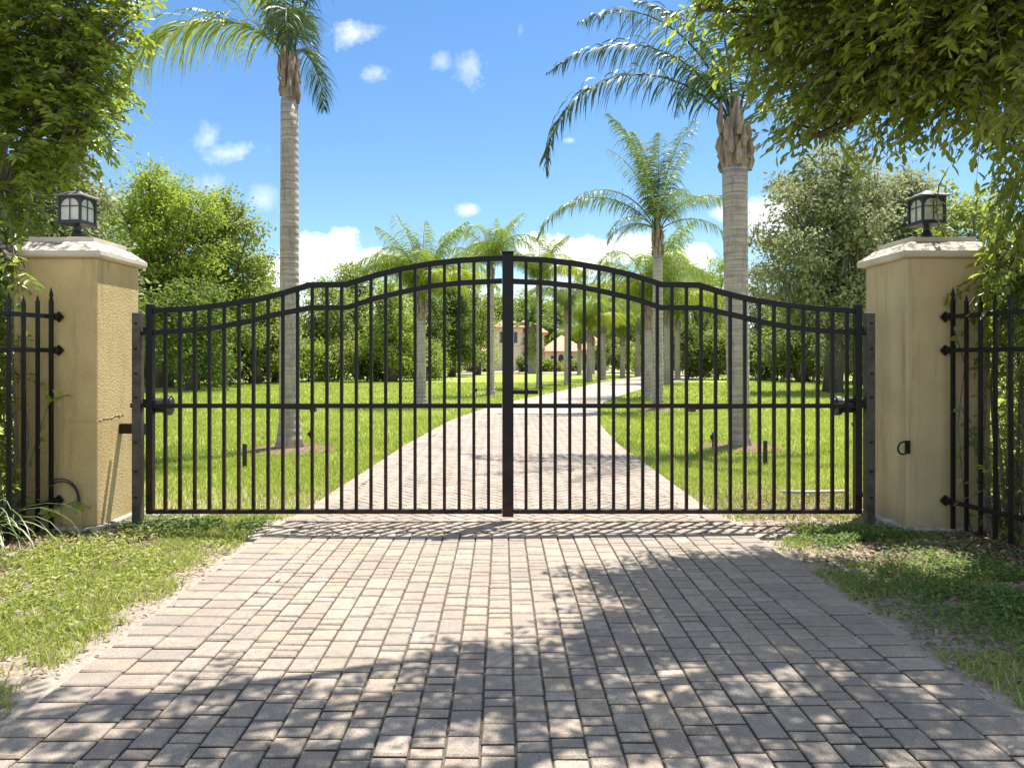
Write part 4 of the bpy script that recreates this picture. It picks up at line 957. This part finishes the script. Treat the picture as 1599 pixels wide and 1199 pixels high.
def weeds(n, cx, cy, sx_, sy_, m, name, label, ls=.03, cat='weeds'):
    X = cx+rng.normal(size=n)*sx_; Y = cy+rng.normal(size=n)*sy_; k = vnoise(X*3,Y*3,31) > .35; k &= ~inside(X,Y,-.12); X = X[k]; Y = Y[k]; n = len(X)
    P = np.stack([X,Y,rng.uniform(.005,.055,n)],1); ln = ls*rng.uniform(.6,1.4,n)
    V, Q = leaf_mesh(P, nrm(rdir(n)*[1,1,.4]+[0,0,.25]), nrm(rdir(n)*.5+[0,0,1]), ln, ln*.5); c = np.clip(rng.random(n),0,1)
    tag(npmesh(name, V, Q, m, None, np.repeat(c, 6)), label, cat, kind='stuff')
weeds(16000, 3.25, 4.25, .5, .62, M['clover'], 'ground_cover', 'dense dark green creeping weeds on the shaded right verge')
weeds(3500, 2.85, 5.9, .28, .16, M['clover'], 'ground_cover', 'low green weeds in the sun in front of the tan pillar')
weeds(6000, -2.9, 5.3, .6, .7, M['verge'], 'ground_cover', 'sunlit creeping weeds among the left verge grass')
weeds(3500, -2.6, 6.35, .35, .2, M['clover'], 'ground_cover', 'green weeds under the left gate leaf')
def litter(n, cx, cy, sx_, sy_, label, ls=.045):
    X = cx+rng.normal(size=n)*sx_; Y = cy+rng.normal(size=n)*sy_; k = ~inside(X,Y,-.05); k |= rng.random(n) < .03; X = X[k]; Y = Y[k]; n = len(X)
    P = np.stack([X,Y,rng.uniform(.004,.02,n)+.036*inside(X,Y,0)],1); ln = ls*rng.uniform(.3,1.4,n)
    V, Q = leaf_mesh(P, nrm(rdir(n)*[1,1,.2]), nrm(rdir(n)*.5+[0,0,1]), ln, ln*rng.uniform(.15,.6,n)); tag(npmesh('leaf_litter', V, Q, M['litter'], None, np.repeat(rng.random(n), 6)), label, 'leaf litter', kind='stuff')
litter(7000, -3.7, 5.6, .6, .35, 'dry brown leaf litter below the left fence and ochre pillar')
litter(9000, 3.8, 5.5, .6, .4, 'dry brown leaf litter below the right fence and tan pillar')
litter(5000, -3.0, 4.6, .7, 1.0, 'scattered dry leaves on the left verge', .03)
litter(6000, 3.0, 4.2, .6, 1.1, 'scattered dry leaves on the right verge', .03)
litter(3500, 2.9, 7.3, .6, .5, 'dry leaves on the soil behind the right gate leaf')
litter(260, 0.1, 4.0, 2.2, 1.6, 'few dry leaf scraps lying on the paving', .02)

# ------------------------------------------------------------ the house
HY = 88.0
e = empty('house', (wx(845,HY), HY, 0), 'cream stucco house with terracotta roofs and a round tower at the end of the drive', 'house')
ox, oy = wx(845,HY), HY
def X_(px): return wx(px,HY)-ox
def Z_(py): return wz(py,HY)
def hip(x0,x1,y0_,y1_,z0,z1,ov=.5):
    s = MB(); w_ = (y1_-y0_)/2+ov; xa, xb = x0-ov, x1+ov; ra, rb_ = (xa+w_, xb-w_) if xb-xa > 2*w_ else ((xa+xb)/2-.05, (xa+xb)/2+.05); ym = (y0_+y1_)/2
    vs = [(xa,y0_-ov,z0),(xb,y0_-ov,z0),(xb,y1_+ov,z0),(xa,y1_+ov,z0),(ra,ym,z1),(rb_,ym,z1),(xa,y0_-ov,z0-.18),(xb,y0_-ov,z0-.18),(xb,y1_+ov,z0-.18),(xa,y1_+ov,z0-.18)]
    s.add(vs, [(0,1,5,4),(1,2,5),(2,3,4,5),(3,0,4),(6,7,1,0),(7,8,2,1),(8,9,3,2),(9,6,0,3),(9,8,7,6)]); s.build('roof', M['tile'], e)
def wall(x0,x1,y0_,y1_,z1): s = MB(); s.box(x0,x1,y0_,y1_,0,z1); s.build('wall', M['hwall'], e)
wall(X_(800),X_(850),.5,9,4.6); hip(X_(800),X_(850),.5,9,4.6,6.6)
wall(X_(850.5),X_(912),0,8,2.35); hip(X_(850.5),X_(912),0,8,2.35,4.4)
wall(X_(912.5),X_(948),-1.5,7,2.5); hip(X_(912.5),X_(948),-1.5,7,2.5,4.3)
wall(X_(725),X_(772),2,9,2.4); hip(X_(725),X_(772),2,9,2.4,4.0)
s = MB(); s.lathe([(1.85,0),(1.85,2.7),(2.0,2.72),(2.0,2.9),(1.85,2.92),(1.85,5.1)], 20, X_(793), .6); s.build('tower', M['hwall'], e)
s = MB(); s.lathe([(2.3,5.05),(2.35,5.2),(1.2,5.75),(.05,6.3)], 20, X_(793), .6); s.build('tower_roof', M['tile'], e)
def win(px, z0, w_, h, yf, arch=True):
    f = MB(); x = X_(px); n = 10; P = [(x-w_/2,z0),(x+w_/2,z0)]+([(x+w_/2*math.cos(t), z0+h-w_/2+w_/2*math.sin(t)) for t in np.linspace(0,math.pi,n)] if arch else [(x+w_/2,z0+h),(x-w_/2,z0+h)])
    def slab(P, y0_, y1_): k = len(P); return [(p[0],y0_,p[1]) for p in P]+[(p[0],y1_,p[1]) for p in P], [tuple(range(k)), tuple(range(2*k-1,k-1,-1))]+[(i,k+i,k+(i+1)%k,(i+1)%k) for i in range(k)]
    o_ = [(x+(p[0]-x)*1.25, z0+h/2+(p[1]-z0-h/2)*1.12) for p in P]
    f.add(*slab(o_, yf-.06, yf-.001)); fr = f.build('window', M['trim'], e); g_ = MB(); g_.add(*slab(P, yf-.09, yf-.0601)); g_.build('pane', M['dglass'], fr)
for px in (814, 821.5): win(px, 1.0, .5, 1.5, .5); win(px, 3.1, .5, .95, .5)
win(831, 3.1, .5, .95, .5); win(876, .7, .62, 1.25, 0); win(862, .7, .5, 1.1, 0); win(892, .7, .5, 1.1, 0); win(915.5, .9, .9, 1.0, -1.5, False); win(932, .1, 1.2, 2.0, -1.5, False); win(742, .8, .6, 1.1, 2)
for a in (-115, -88, -60):
    s = MB(); ca, sa = math.cos(R(a)), math.sin(R(a)); s.add([(X_(793)+ca*1.87-sa*dx, .6+sa*1.87+ca*dx, z) for z in (3.3,4.6) for dx in (-.22,.22)]+[(X_(793)+ca*1.8-sa*dx, .6+sa*1.8+ca*dx, z) for z in (3.3,4.6) for dx in (-.22,.22)], [(0,1,3,2),(4,6,7,5),(0,2,6,4),(1,5,7,3),(2,3,7,6),(0,4,5,1)]); s.build('tower_window', M['dglass'], e)
print('polys', sum(len(o.data.polygons) for o in S.objects if o.type == 'MESH'))
